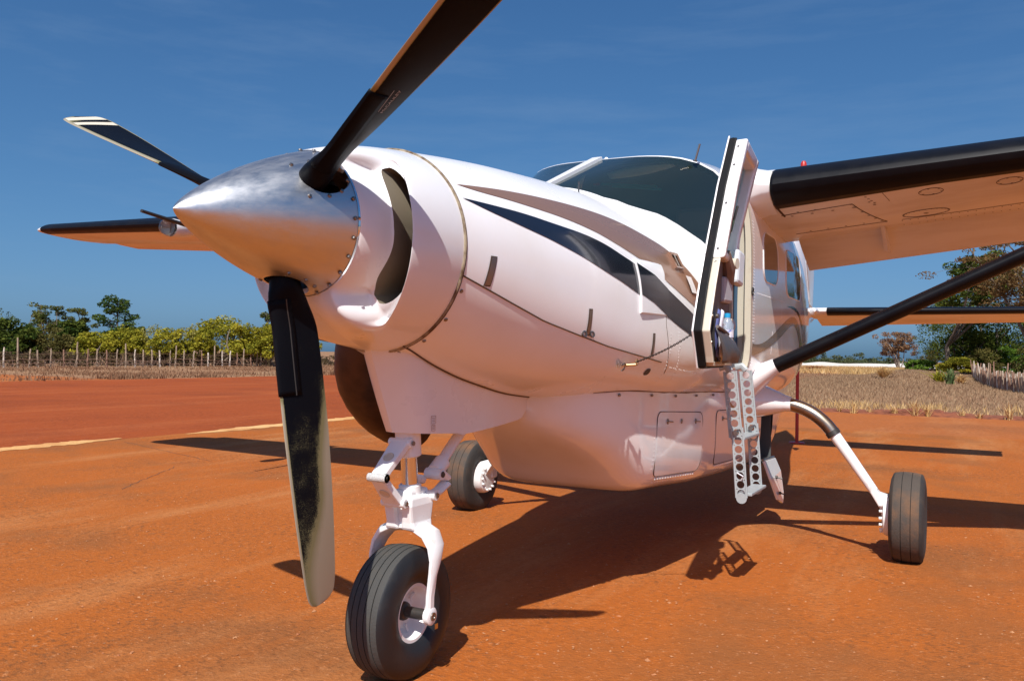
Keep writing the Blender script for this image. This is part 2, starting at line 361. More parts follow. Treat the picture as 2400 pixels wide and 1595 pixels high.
def rawmesh(name,V,F,m,var,mats2=None,mi=None):
    me=bpy.data.meshes.new(name); me.from_pydata(V.tolist() if hasattr(V,'tolist') else V,[],F.tolist() if hasattr(F,'tolist') else F); me.materials.append(m)
    if mats2: me.materials.append(mats2)
    if mi is not None: me.polygons.foreach_set('material_index',mi)
    a=me.attributes.new('var','FLOAT','FACE'); a.data.foreach_set('value',var)
    o=bpy.data.objects.new(name,me); COL.objects.link(o); return o
def grass(name,n,xr,yr,h,w,m,zf=None,dens=None):
    x=RNG.uniform(*xr,n); y=RNG.uniform(*yr,n)
    if dens is not None:
        k=RNG.uniform(0,1,n)<dens(x,y); x=x[k];y=y[k]; n=len(x)
    z=np.zeros(n)-.02 if zf is None else zf(x,y)
    hh=h*RNG.uniform(.45,1.25,n); a=RNG.uniform(0,2*np.pi,n); ln=RNG.normal(0,.35,(n,2))*hh[:,None]
    b=np.stack([x,y,z],1); d=np.stack([np.cos(a),np.sin(a),np.zeros(n)],1)*(w*RNG.uniform(.6,1.4,n))[:,None]
    t=b+np.stack([ln[:,0],ln[:,1],hh],1)
    V=np.stack([b-d,b+d,t],1).reshape(-1,3); F=np.arange(3*n).reshape(-1,3)
    o=rawmesh(name,V,F,m,RNG.uniform(0,1,n)); o['kind']='stuff'; return o
drab=varmat('drab_grass',(.27,.165,.095),(.42,.29,.18)); brownred=varmat('rusty_grass',(.21,.10,.055),(.33,.20,.12)); golden=varmat('golden_grass',(.50,.30,.11),(.70,.50,.25))
def mz(x,y): return mzz(x,y)-.08
def patch_d(x,y): return np.clip(.35+.6*np.sin(x*.31+y*.23)*np.sin(y*.37-x*.11)+.35*np.sin(x*.9),.12,1)
grass('dry_grass',52000,(-90,-10),(-53,-31.6),.15,.03,brownred,dens=patch_d)
grass('dry_grass',14000,(-90,-10),(-32.4,-31.0),.26,.03,brownred,dens=lambda x,y:np.clip(np.sin(x*1.3)+np.sin(x*.47),.05,1))
grass('dry_grass',90000,(-70,-23),(-16,10),.17,.026,drab,zf=mz)
grass('dry_grass',50000,(-112,-66),(-18,9),.20,.04,drab,zf=mz)
grass('dry_grass',9000,(-26,-21.6),(-12,8),.20,.018,golden,dens=lambda x,y:np.clip(.15+np.sin(y*1.9)*np.sin(y*.7),.03,1)*np.clip((-21.3-x)/3,0,1)+.05)
grass('golden_grass',30000,(-140,-84),(-34,-4.5),.55,.06,golden)
# ================================================================== vegetation
bark=mat('bark',(.10,.075,.055),.9,noise=(9,(.22,.17,.13),.4,.7)); palebark=mat('pale_bark',(.33,.27,.22),.9,noise=(6,(.20,.14,.10),.45,.7))
LEAF=dict(y=varmat('leaf_yellow',(.16,.17,.02),(.50,.43,.05),.4),p=varmat('leaf_pale',(.20,.20,.06),(.46,.40,.12),.4),d=varmat('leaf_dark',(.028,.055,.013),(.14,.165,.032),.35),
 o=varmat('leaf_olive',(.07,.07,.022),(.19,.16,.05),.3),s=varmat('leaf_sparse',(.06,.08,.03),(.15,.16,.06),.3),u=varmat('leaf_umbrella',(.045,.065,.018),(.16,.16,.04),.3),
 t=varmat('leaf_tall',(.022,.05,.014),(.10,.14,.028),.3),f=varmat('leaf_far',(.055,.075,.04),(.12,.13,.06),.25),b=varmat('leaf_brown',(.17,.085,.045),(.33,.20,.11),.3),
 g=varmat('leaf_green',(.035,.06,.015),(.16,.19,.035),.3),h=varmat('leaf_bright',(.04,.09,.014),(.15,.24,.035),.3),r=varmat('leaf_russet',(.10,.06,.028),(.27,.17,.07),.3))
def leafcards(cl,n,size,flat=.0):
    """cl=[(centre,rx,rz)] -> V,F,var"""
    Vs=[];var=[]
    for c,rx,rz in cl:
        k=max(8,int(n*random.uniform(.7,1.3)))
        p=RNG.normal(0,1,(k,3)); p/=np.linalg.norm(p,axis=1)[:,None]; p*=(RNG.uniform(.25,1,k)**.5)[:,None]
        p*=np.array((rx,rx,rz)); p+=np.array(c)
        a=RNG.normal(0,1,(k,3)); a[:,2]*=.55; a/=np.linalg.norm(a,axis=1)[:,None]
        b=np.cross(a,RNG.normal(0,1,(k,3))); b/=np.linalg.norm(b,axis=1)[:,None]
        s=(size*RNG.uniform(.55,1.35,k))[:,None]
        Vs.append(np.stack([p-a*s,p+b*s*.5,p+a*s,p-b*s*.5],1)); 
        var.append(np.clip(random.uniform(.15,.85)+RNG.normal(0,.22,k),0,1))
    V=np.concatenate(Vs).reshape(-1,3); F=np.arange(len(V)).reshape(-1,4); return V,F,np.concatenate(var)
def limb(mb,a,b,r0,r1,n=5,bend=.12):
    a=Vector(a);b=Vector(b);L=(b-a).length;pts=[]
    o=Vector((random.gauss(0,bend),random.gauss(0,bend),random.gauss(0,bend*.3)))*L
    for i in range(n):
        t=i/(n-1); pts.append(a+(b-a)*t+o*math.sin(math.pi*t))
    mb.tube(pts,[r0+(r1-r0)*i/(n-1) for i in range(n)],6,False); return pts
TL={'y':('yellow_bush','yellow-green broadleaf bush'),'p':('pale_bush','thin pale-leaved bush'),'d':('dark_tree','dark green dense tree'),'s':('sparse_tree','thin grey-green tree'),'u':('umbrella_tree','flat-topped tree with layered crown'),'o':('olive_bush','dull olive bush'),'t':('tall_tree','tall dark green tree with layered boughs'),'f':('far_tree','small tree on the far skyline'),'b':('brown_tree','round-crowned brown tree'),'g':('tall_tree','tall forked tree'),'h':('bright_bush','bright green bush'),'r':('russet_tree','big russet fine-leaved tree')}
def tree(x,y,h,w,k,label,group=None):
    random.seed(int(abs(x*131+y*17))); z0=0.0
    if -112<x<-40 and -15<y<12: z0=float(mz(np.array(x),np.array(y)))
    root=thing(TL[k][0],(x,y,z0-.03),label,'bush' if 'bush' in TL[k][0] else 'tree',group)
    tm=MB(); cl=[]
    if k in 'ypohd' or k=='s':
        n={'y':46,'p':34,'o':40,'h':44,'d':80,'s':18}[k]; lo={'y':.30,'p':.30,'o':.2,'h':.08,'d':.16,'s':.45}[k]
        for i in range(random.randint(2,4)):
            a=random.uniform(0,6.28); limb(tm,(random.uniform(-.1,.1)*w,random.uniform(-.1,.1)*w,0),(math.cos(a)*w*.3,math.sin(a)*w*.3,h*random.uniform(.5,.85)),.022*h+.02,.012*h,6,.16)
        for i in range(n):
            a=random.uniform(0,6.28); q=random.random()**.5; zz=random.uniform(lo,1)
            rad=w*.5*math.sin(math.pi*min(1,max(.12,(1.06-zz)**.62)))*1.0
            rad=w*.5*math.sqrt(max(0,1-((zz-.5)/.56)**2))
            cl.append(((math.cos(a)*rad*q,math.sin(a)*rad*q,h*zz*random.uniform(.9,1)),random.uniform(.11,.20)*w,random.uniform(.07,.13)*h))
        V,F,var=leafcards(cl,{'y':86,'p':42,'o':75,'h':95,'d':85,'s':50}[k],{'y':.125,'p':.09,'o':.10,'h':.13,'d':.14,'s':.09}[k])
    elif k=='f':
        limb(tm,(0,0,0),(0,0,h*.6),.08,.05)
        for i in range(16):
            a=random.uniform(0,6.28);q=random.random()**.5; zz=random.uniform(.1,1); rad=w*.55*math.sqrt(max(.02,1-(zz)**2))
            cl.append(((math.cos(a)*rad*q,math.sin(a)*rad*q,h*zz*.9),w*.16,h*.14))
        V,F,var=leafcards(cl,26,.28)
    elif k in 'ut':
        if k=='u':
            nl=random.randint(4,6)
            for i in range(nl):
                a=random.uniform(0,6.28); q=random.uniform(.1,.5)*w; top=(math.cos(a)*q,math.sin(a)*q,h*random.uniform(.62,.98))
                limb(tm,(random.uniform(-.15,.15),random.uniform(-.15,.15),0),top,.07,.025,7,.10)
                for j in range(3):
                    b=random.uniform(0,6.28); e=(top[0]+math.cos(b)*w*.16,top[1]+math.sin(b)*w*.16,top[2]-random.uniform(-.02,.07)*h); limb(tm,top,e,.025,.012,4)
                    cl.append((e,w*random.uniform(.10,.17),h*.045))
            for i in range(8):
                a=random.uniform(0,6.28); q=random.uniform(0,.45)*w; cl.append(((math.cos(a)*q,math.sin(a)*q,h*random.uniform(.45,.7)),w*.13,h*.05))
            V,F,var=leafcards(cl,75,.11)
        else:
            limb(tm,(0,0,0),(0,0,h*.95),.14,.04,8,.02)
            for lv in range(7):
                zz=.40+.09*lv; rad=w*.5*(1-.10*abs(lv-2))*random.uniform(.75,1.1)
                for j in range(6):
                    a=random.uniform(0,6.28); q=rad*random.uniform(.35,1); e=(math.cos(a)*q,math.sin(a)*q,h*(zz+random.uniform(-.02,.05))); limb(tm,(0,0,h*(zz-.06)),e,.05,.015,4,.06)
                    cl.append((e,w*random.uniform(.10,.17),h*random.uniform(.035,.06)))
            V,F,var=leafcards(cl,85,.13)
    elif k=='b':
        for i in range(9):
            a=random.uniform(0,6.28); q=random.uniform(.15,.46)*w; top=(math.cos(a)*q,math.sin(a)*q,h*random.uniform(.6,.92))
            pts=limb(tm,(random.uniform(-.12,.12),random.uniform(-.12,.12),0),top,.085,.03,6,.08)
            for j in range(4):
                s=pts[random.randint(3,5)]; e=s+Vector((random.gauss(0,.12)*w,random.gauss(0,.12)*w,random.uniform(.02,.13)*h)); limb(tm,s,e,.03,.01,4); cl.append((tuple(e),w*.10,h*.07))
        for i in range(60):
            a=random.uniform(0,6.28); zz=random.uniform(.42,.98); rad=w*.5*math.sqrt(max(.02,1-((zz-.62)/.42)**2)); q=random.random()**.5*rad
            cl.append(((math.cos(a)*q,math.sin(a)*q,h*zz),w*.09,h*.06))
        V,F,var=leafcards(cl,85,.11)
    else:  # g, r: big trees
        nl=4 if k=='g' else 7; fk=Vector((random.gauss(0,.2),random.gauss(0,.2),h*(.22 if k=='g' else .15))); limb(tm,(0,0,0),fk,.30,.22,5,.03)
        for i in range(nl):
            a=(6.28*i/nl+random.uniform(-.4,.4)) if k=='r' else random.uniform(-.25,3.3); q=random.uniform(.22,.5)*w; top=(math.cos(a)*q,math.sin(a)*q,h*random.uniform(.62,.95))
            pts=limb(tm,fk,top,.17,.05,8,.07)
            for j in range(9):
                s=pts[random.randint(3,7)]; e=s+Vector((random.gauss(0,.13)*w,random.gauss(.04 if k=='g' else 0,.12)*w,random.uniform(-.02,.16)*h)); p2=limb(tm,s,e,.06,.02,5,.1)
                for q2 in range(4):
                    e2=e+Vector((random.gauss(0,.08)*w,random.gauss(0,.08)*w,random.gauss(0,.04)*h)); limb(tm,e,e2,.022,.008,3); cl.append((tuple(e2),w*random.uniform(.05,.10),h*random.uniform(.02,.045)))
        V,F,var=leafcards(cl,95 if k=='g' else 90,.18 if k=='g' else .115)
    t=tm.obj('trunk',palebark if k in 'bp' else bark,root,smooth=True)
    c=rawmesh('crown',V,F,LEAF[k],var); c.parent=root
    return root
TREES=[(-40.8,-59.9,2.55,2.9,'y','leftmost yellow bush, rising behind the tall post left of the bare leaning trunk'),(-42.3,-59.4,2.74,3.2,'y','yellow bush in front of the tall layered tree, left of its trunk'),(-43.6,-59.1,3.06,3.0,'y','yellow bush directly below the tall layered tree'),
(-45.0,-58.5,3.29,3.0,'p','pale twiggy bush just right of the tall layered tree'),(-45.1,-56.2,2.87,3.2,'y','low yellow bush behind the fence midway to the propeller'),(-47.3,-56.5,3.41,2.5,'p','thin pale bush with airy top left of the biggest yellow bush'),
(-47.8,-55.5,2.92,2.6,'y','small green-yellow bush with leaning pale stem left of the domed bush'),(-50.0,-55.6,4.3,5.4,'y','biggest domed yellow-green bush left of the lower propeller blade'),(-50.2,-53.1,3.82,3.3,'y','yellow bush on the right slope of the domed bush'),
(-51.6,-52.6,3.2,2.7,'y','yellow bush touching the lower propeller blade in view'),(-52.3,-51.3,3.6,3.0,'y','yellow bush half hidden by the lower propeller blade'),(-54.8,-50.8,3.6,3.4,'y','yellow bush hidden behind the engine cowling edge'),
(-40.0,-69.8,3.66,4.4,'d','dark dense tree at the left edge of the photo'),(-43.4,-76.2,4.63,2.0,'s','thin grey tree top rising above the dark tree at the left edge'),(-39.6,-66.4,2.92,2.4,'d','small dark tree beside the first tall fence post'),
(-47.4,-77.3,5.68,3.9,'u','flat-topped layered tree, the leftmost standing against the sky'),(-46.9,-73.9,5.44,2.3,'u','leaning flat-topped tree with half-bare crown'),(-41.0,-66.0,3.18,2.8,'o','olive bush between the dark tree and the leaning tree'),
(-43.8,-67.0,3.67,3.0,'d','dark tree right of the leaning half-bare tree'),(-41.0,-63.7,2.37,2.0,'o','low olive bush behind the short bent post'),(-50.8,-75.2,5.35,2.8,'u','flat-topped tree reaching out toward the tall layered tree'),
(-53.6,-74.2,6.6,4.8,'t','tallest tree on the left, dark layered boughs against the sky'),(-50.5,-67.2,3.31,2.2,'d','small dark tree at the foot of the tall layered tree'),(-65.3,-65.2,6.16,2.4,'u','thin tree peeping out just left of the engine cowling'),(-40.2,-73.8,3.24,3.8,'d','dark tree cut by the left photo edge')]
for t in TREES: tree(*t[:5],t[5],'trees and bushes behind the post fence')
FAR=[(-290.5,-43.9,3.2,5.65),(-297.5,-41.6,4.3,5.2),(-304.5,-39.1,3.0,5.0),(-289.4,-35.5,3.6,4.2),(-301.6,-34.0,3.3,4.9),(-298.2,-29.8,4.0,6.2),(-310.7,-27.6,2.8,5.85),(-301.4,-23.8,3.0,4.8),(-292.0,-20.1,2.6,4.6),(-310.1,-18.2,2.9,5.75),(-306.1,-15.1,2.4,5.7),(-282.3,-38.1,2.0,6.0),(-286.5,-30.3,2.1,6.5),(-289.8,-24.3,2.0,6.5),(-288,-46.5,3.0,5.5),(-300,-11.5,2.4,5.5),(-296,-33,2.4,6),(-295,-26.5,2.4,6),(-299,-20.5,2.2,6),(-292,-41,2.6,6)]
for x,y,h,w in FAR: tree(x,y,h,w,'f','small far green tree on the skyline behind the white sand','far trees beyond the white sand')
RT=[(-134.3,-6.9,5.6,5.3,'b','lone brown round-crowned tree standing on the mound line'),(-100.6,0.2,14.5,11.5,'g','tall forked pale-trunked tree rising behind the tailplane'),(-103.6,-2.8,1.7,3.4,'h','bright green low bush on the right end of the mound'),
(-122.3,-1.9,3.2,4.6,'o','olive bush between the brown tree and the forked trunk'),(-119.7,2.0,9.4,10.5,'d','dark green tree right of the forked trunk'),(-108.0,4.6,8.2,8.2,'d','dark green tree behind the left end of the paling fence'),(-112.2,8.2,8.2,9.0,'d','dark green tree behind the paling fence at the right photo edge'),
(-99.0,1.3,2.0,4.0,'y','yellow-green bush at the foot of the forked trunk'),(-86,7.6,13.4,10.5,'r','huge russet fine-leaved tree above the wing strut at the right edge'),(-131.9,-0.8,10.4,6.8,'d','rounded dark green tree whose top shows above the tailplane'),(-102.3,3.4,3.0,3.8,'o','brownish bush behind the left end of the paling fence'),(-103.7,5.8,3.2,4.2,'h','green bush behind the middle of the paling fence'),(-99,8.2,3.4,4.2,'o','olive bush behind the right part of the paling fence'),
(-104,2.2,5.6,5.4,'d','dark green tree just right of the forked trunk, lower than its neighbours'),(-98,11.5,8.5,8.5,'d','dark green tree beyond the right photo edge, nearest the paling fence'),(-88,16,9.5,9,'d','dark green tree beyond the right photo edge, mirrored in the cabin window'),(-92,23,8.5,9,'d','dark green tree beyond the right photo edge, second from the field'),(-78,27,9.0,9,'d','dark green tree farthest beyond the right photo edge')]
for t in RT: tree(*t[:5],t[5],'trees at the right of the field')
random.seed(11)
def scrub():
    cl=[]
    for i in range(260):
        t=random.random(); y=-52+44*t; cl.append(((-284+random.uniform(-8,8)-6*t,y,random.uniform(.1,1)*(1.6-.7*t)),1.1,.55))
    V,F,var=leafcards(cl,34,.26); o=rawmesh('far_scrub',V,F,LEAF['f'],var); o['kind']='stuff'
scrub()
# bare brushwood under the bushes behind the fence
def brush():
    V=[];F=[]
    mb=MB()
    for i in range(900):
        x=random.uniform(-66,-27); y=random.uniform(-58,-53.5); h=random.uniform(.5,1.5); a=random.uniform(0,6.28); l=random.uniform(.1,.9)
        p=Vector((x,y,0)); q=p+Vector((math.cos(a)*l,math.sin(a)*l,h)); s=Vector((random.gauss(0,1),random.gauss(0,1),0)).normalized()*random.uniform(.01,.022)
        mb.add([p-s,p+s,q],[(0,1,2)])
    mb.obj('brushwood',mat('dead_twigs',(.13,.085,.065),.95,noise=(2,(.26,.19,.15),.45,.7)),smooth=False,kind='stuff',attr=('q',[0.0]*len(mb.v)))
    n=2600; cl=[((random.uniform(-66,-27),random.uniform(-60,-54),random.uniform(.1,.9)),.5,.25) for i in range(330)]
    V,F,var=leafcards(cl,44,.11); o=rawmesh('undergrowth',V,F,varmat('leaf_under',(.04,.03,.018),(.13,.09,.045),.2),var); o['kind']='stuff'
brush()
# ------------------------------------------------------------------ post fence on the left
postm=[mat('grey_post',(.36,.27,.19),.9,noise=(5,(.20,.13,.09),.45,.7)),mat('pale_post',(.62,.54,.45),.9,noise=(5,(.36,.27,.2),.45,.7)),mat('brown_post',(.24,.13,.085),.9,noise=(5,(.35,.22,.15),.45,.7))]
PX=[-27.3,-28.2,-29.1,-30.0,-30.77,-31.4,-32.23,-33.2,-34.14,-34.94,-35.67,-36.44,-37.23,-37.97,-38.76,-39.49,-40.28,-40.96,-41.86,-42.38,-43.19,-44.06,-44.91,-45.6,-46.22,-47.07,-47.85,-48.69,-49.4,-50.23,-50.87,-51.37,-52.03,-52.54,-53.4,-54.5,-55.5,-56.6,-57.8,-59]
TALL={-30.0:1.95,-34.14:1.75,-37.97:1.72,-42.38:1.65,-46.22:1.7,-49.4:1.5,-51.37:1.5,-56.6:1.7}
pf=thing('post_fence',(-42,-52,0),'long fence of crooked wooden posts and thin rails before the yellow bushes','fence')
for i,x in enumerate(PX):
    h=TALL.get(x,random.uniform(1.1,1.32)); r=.062 if x in TALL else random.uniform(.045,.07)
    mb=MB(); dx=random.gauss(0,.03); dy=random.gauss(0,.03)
    mb.tube([(x+dx*t+random.gauss(0,.012)+42,0+dy*t+random.gauss(0,.012),h*t-.05*(1-t)) for t in (0,.25,.5,.75,1)],[r*1.1,r,r*.95,r*.92,r*.8],7)
    mb.obj('post',postm[0] if x in TALL else random.choice(postm),pf)
for z in (.28,.52,.95):
    for a,b in zip(PX[:-1:3],PX[3::3]):
        mb=MB(); n=6; s=random.uniform(-.08,.08)
        mb.tube([(a+(b-a)*i/n+42,.07,z+s+random.gauss(0,.02)) for i in range(n+1)],.018 if z<.9 else .009,5)
        mb.obj('rail',postm[2],pf)
# ------------------------------------------------------------------ paling fence on the right
pal=thing('paling_fence',(-58,3.2,0),'rough fence of close-set stakes at the right edge of the field','fence')
PTS=[(-74,2.45),(-64.5,2.67),(-56.3,3.06),(-48.6,3.63),(-43.2,4.43),(-38.5,5.5)]
seg=[]; 
for (a,b),(c,d) in zip(PTS,PTS[1:]):
    L=math.hypot(c-a,d-b); n=int(L/.145)
    for i in range(n): t=i/n; seg.append((a+(c-a)*t,b+(d-b)*t))
tmpl=[]
for q in range(6):
    mb=MB(); h=random.uniform(.82,1.02); mb.tube([(random.gauss(0,.012),random.gauss(0,.012),z) for z in (-.05,.3*h,.7*h,h)],[.045,.042,.04,.03],6); tmpl.append((mb,random.choice(postm)))
made={}
for i,(x,y) in enumerate(seg):
    z0=float(mz(np.array(x),np.array(y)))+.05; q=random.randrange(6)
    if q not in made:
        o=tmpl[q][0].obj('stake',tmpl[q][1],pal); made[q]=o
    else:
        o=made[q].copy(); COL.objects.link(o); o.parent=pal
    o.location=(x+58,y-3.2,z0); o.rotation_euler=(random.gauss(0,.06),random.gauss(0,.06),random.uniform(0,6.28)); o.scale=(1,1,random.uniform(.85,1.12)*(1.35 if i%13==0 else 1))
for z in (.35,.7):
    mb=MB(); mb.tube([(x+58,y-3.2+.05,z+float(mz(np.array(x),np.array(y)))+.05) for x,y in seg[::8]],.02,5); mb.obj('rail',postm[2],pal)
# ------------------------------------------------------------------ tufts and a spiky plant
def tuft(name,x,y,h,n,spread,c,label,cat,group=None,w=.012,z=0):
    V=[];
    for i in range(n):
        a=random.uniform(0,6.28); l=abs(random.gauss(0,spread))*h; hh=h*random.uniform(.5,1.1); b=Vector((random.gauss(0,.10)*h,random.gauss(0,.10)*h,-.02)); d=Vector((math.cos(a+1.57),math.sin(a+1.57),0))*w*random.uniform(.6,1.3)
        m=b+Vector((math.cos(a)*l*.4,math.sin(a)*l*.4,hh*.65)); t=b+Vector((math.cos(a)*l,math.sin(a)*l,hh))
        V+=[b-d,b+d,m+d*.8,m-d*.8,m-d*.8,m+d*.8,t]
    F=[]
    for i in range(n): k=7*i; F+=[(k,k+1,k+2,k+3),(k+4,k+5,k+6)]
    o=rawmesh(name,[tuple(v) for v in V],F,c,RNG.uniform(0,1,2*n)); o.location=(x,y,z); return tag(o,label,cat,group)
for i,(x,y,h) in enumerate([(-21.3,-1.9,.34),(-21.3,-1.45,.22),(-21.4,-.9,.24),(-21.2,-.55,.36),(-21.4,-.15,.22),(-21.3,.45,.28),(-21.2,.95,.46),(-21.15,1.25,.34),(-21.4,2.0,.24),(-21.3,2.4,.22),(-21.3,3.05,.44),(-21.4,3.5,.34),(-21.4,-2.6,.3),(-21.3,-3.3,.28)]):
    tuft('grass_tuft',x,y,h,30,.55,golden,'golden dry grass tuft at the edge of the red dirt','grass tuft','golden tufts along the dirt bank')
tuft('grass_clump',-57.8,-2.8,.75,420,.95,golden,'wide pale gold grass clump alone on the brown grass','grass clump',w=.02,z=.3)
tuft('grass_clump',-60,1.2,.35,120,.9,golden,'small faint grass clump left of the spiky plant','grass clump',w=.02,z=.0)
spk=varmat('leaf_spiky',(.06,.10,.04),(.20,.25,.10),.2)
tuft('spiky_plant',-53.5,1.15,.95,46,.5,spk,'green spiky-leaved plant standing in the brown grass before the forked tree','plant',w=.05,z=.1)
tuft('yellow_plant',-56,.55,.8,90,.8,LEAF['y'],'small yellow-leaved plant behind the spiky plant','plant',w=.05,z=.1)
tuft('yellow_plant',-56,1.75,.6,80,.9,golden,'dry yellow plant right of the spiky plant','plant',w=.05,z=.1)
rust=varmat('rust_mat',(.28,.10,.04),(.42,.2,.09),.2)
tuft('rusty_clump',-98,-13.3,.75,500,2.6,rust,'rust-red grass clump in the pale gold grass by the fuselage','grass clump',w=.05,z=0)
# ================================================================== AIRPLANE surface functions
from functools import lru_cache
@lru_cache(None)
def cB(ph): return lineB(ph)
@lru_cache(None)
def cC(ph): return lineC(ph)
def SF(x,ph):
    b=cB(ph);c=cC(ph)
    if x>=b: return Vector(P_cowl(x,ph))
    if x<=c: return Vector(P_cab(x,ph))
    t=(b-x)/(b-c); A=Vector(P_cowl(b,ph));B=Vector(P_cab(c,ph)); return A+(B-A)*t
def SN(x,ph):
    e=.004; a=SF(x+e,ph)-SF(x-e,ph); b=SF(x,ph+.01)-SF(x,ph-.01); n=a.cross(b).normalized()
    c=SF(x,ph); 
    if n.dot(Vector((0,c.y,c.z-1.65)))<0: n=-n
    return n
def onside(x,z,off=0,side=1):
    lo,hi=R(-88),R(88)
    for _ in range(26):
        m=.5*(lo+hi)
        if SF(x,m).z<z: lo=m
        else: hi=m
    m=round(.5*(lo+hi),5); p=SF(x,m)+SN(x,m)*off
    return Vector((p.x,p.y*side,p.z))
def resample(pl,n):
    d=[0]
    for a,b in zip(pl,pl[1:]): d.append(d[-1]+math.hypot(b[0]-a[0],b[1]-a[1]))
    out=[];k=0
    for i in range(n+1):
        s=d[-1]*i/n
        while k<len(d)-2 and d[k+1]<s: k+=1
        t=(s-d[k])/(d[k+1]-d[k]) if d[k+1]>d[k] else 0
        out.append((pl[k][0]+(pl[k+1][0]-pl[k][0])*t,pl[k][1]+(pl[k+1][1]-pl[k][1])*t))
    return out
def smooth2(pl,it=2):
    for _ in range(it):
        q=[pl[0]]
        for a,b in zip(pl,pl[1:]): q+=[(a[0]*.75+b[0]*.25,a[1]*.75+b[1]*.25),(a[0]*.25+b[0]*.75,a[1]*.25+b[1]*.75)]
        pl=q+[pl[-1]]
    return pl
def drape(name,up,lo,m,parent,off=.0022,n=40,rows=5,side=1):
    U=resample(up,n);Lo=resample(lo,n)
    g=[[onside(u[0]+(l[0]-u[0])*j/rows,u[1]+(l[1]-u[1])*j/rows,off,side) for u,l in zip(U,Lo)] for j in range(rows+1)]
    return MB().grid(g).obj(name,m,parent)
def rrect(x0,x1,z0,z1,r,slant=0):
    """upper and lower outline of a rounded window, x0>x1"""
    up=[];lo=[]
    for i in range(9):
        a=math.pi/2*i/8; dx=r*(1-math.sin(a)); up.append((x0-r*(1-math.sin(a)),z1-r+r*math.sin(a)) if 0 else (x0-r+r*math.cos(a),z1-r+r*math.sin(a))); lo.append((x0-r+r*math.cos(a),z0+r-r*math.sin(a)))
    for i in range(9):
        a=math.pi/2*(1-i/8); up.append((x1+r-r*math.cos(a),z1-r+r*math.sin(a))); lo.append((x1+r-r*math.cos(a),z0+r-r*math.sin(a)))
    if slant: up=[(x+slant*(z-z0),z) for x,z in up]; lo=[(x+slant*(z-z0),z) for x,z in lo]
    return up,lo
def sline(pts,r,name,m,parent,off=.0,side=1,n=30):
    P=[onside(x,z,off,side) for x,z in resample(pts,n)]
    return MB().tube(P,r,6).obj(name,m,parent)
air=thing('airplane',(0,0,0),'white single-engine high-wing airplane with black wing edges parked on red dusty apron','airplane')
# ------------------------------------------------------------------ fuselage shells
keys=[-19.5,-12,0,8,14,22,30,34,38,42,46,48.5,52,56,60,64,70,76,82,88.2,90]
right=[180-k for k in keys[::-1]][1:]
low=list(range(-90,-20,7)); lowr=[180-k for k in low[::-1]]
PHD=low+keys+right+[k for k in lowr if k>right[-1]+1][:-1]
PHD=sorted(set(PHD)); 
dense=[]
for a,b in zip(PHD,PHD[1:]+[PHD[0]+360]):
    dense.append(a)
    if b-a>4.1: dense+= [a+(b-a)*i/ math.ceil((b-a)/4) for i in range(1,math.ceil((b-a)/4))]
PHR=[R(round(d,4)) for d in dense]; NP=len(PHR); PD=[round(d,3) for d in dense]
rows=[[SF(.13+(cB(a)-.13)*i/40,a) for a in PHR] for i in range(41)]
MB().grid(rows,True).obj('cowling',white,air)
T_TB=[(0,.05),(26,.05),(30,.08),(36,.10),(41,.2),(47,.3),(52,.42),(57,.62),(60,.78),(75,.95)]
def tb(deg): return ptab(T_TB,abs(deg-90))
TT=[]
NG=12
rows=[]
for i in range(4+NG+2):
    row=[]
    for a,d in zip(PHR,PD):
        q=tb(d)
        t= q*i/3 if i<=3 else (q+(.975-q)*(i-3)/NG if i<=3+NG else .975+.025*(i-3-NG)/2)
        A=Vector(P_cowl(cB(a),a));B=Vector(P_cab(cC(a),a)); p=A+(B-A)*t
        row.append(p)
    rows.append(row)
isg=lambda i,j: 3<=i<3+NG and 30<=PD[j]<150
post=lambda j: 88.2<=PD[j]<91.8
cab=part_empty('fuselage',air)
MB().grid(rows,True,0,lambda i,j: isg(i,j) and not post(j)).obj('cowl_deck',white,cab)
g1=MB();g2=MB()
sub=[r for r in rows[3:4+NG]]
wj=[j for j in range(NP) if 30<=PD[j]<=150]
L1=[j for j in wj if PD[j]<=88.2]; L2=[j for j in wj if PD[j]>=91.8]
ws=part_empty('windshield',air)
for LL,lab in ((L1,None),(L2,None)):
    MB().grid([[r[j] for j in LL] for r in sub]).obj('pane',glass,ws)
pj=[j for j in range(NP) if 88<=PD[j]<=92]
g=[[r[j]+Vector((.008,0,.018)) for j in pj] for r in sub]; g=[[a[0]+Vector((-.01,0,-.02))]+a+[a[-1]+Vector((-.01,0,-.02))] for a in g]
MB().grid(g).obj('centre_post',white,ws,sharp=60)
# cabin and tail
XS=[0,.12,.25,.4,.55,.7,.85,1.0]
rows=[]
for s in XS: rows.append([Vector(P_cab(cC(a)+(-3.0-cC(a))*s,a)) for a in PHR])
for i in range(1,53): rows.append([Vector(P_cab(-3.0-7.8*i/52,a)) for a in PHR])
hole=lambda i,j: 1<=i<7 and -19.5<=PD[j]<48.5
rwin=lambda i,j: 2<=i<6 and 134<=PD[j]<158
MB().grid(rows,True,0,lambda i,j: hole(i,j) or rwin(i,j)).obj('body_shell',white2,cab)
jj=[j for j in range(NP) if 134<=PD[j]<=158]
MB().grid([[rows[i][j] for j in jj] for i in range(2,7)]).obj('right_door_window',glass,cab)
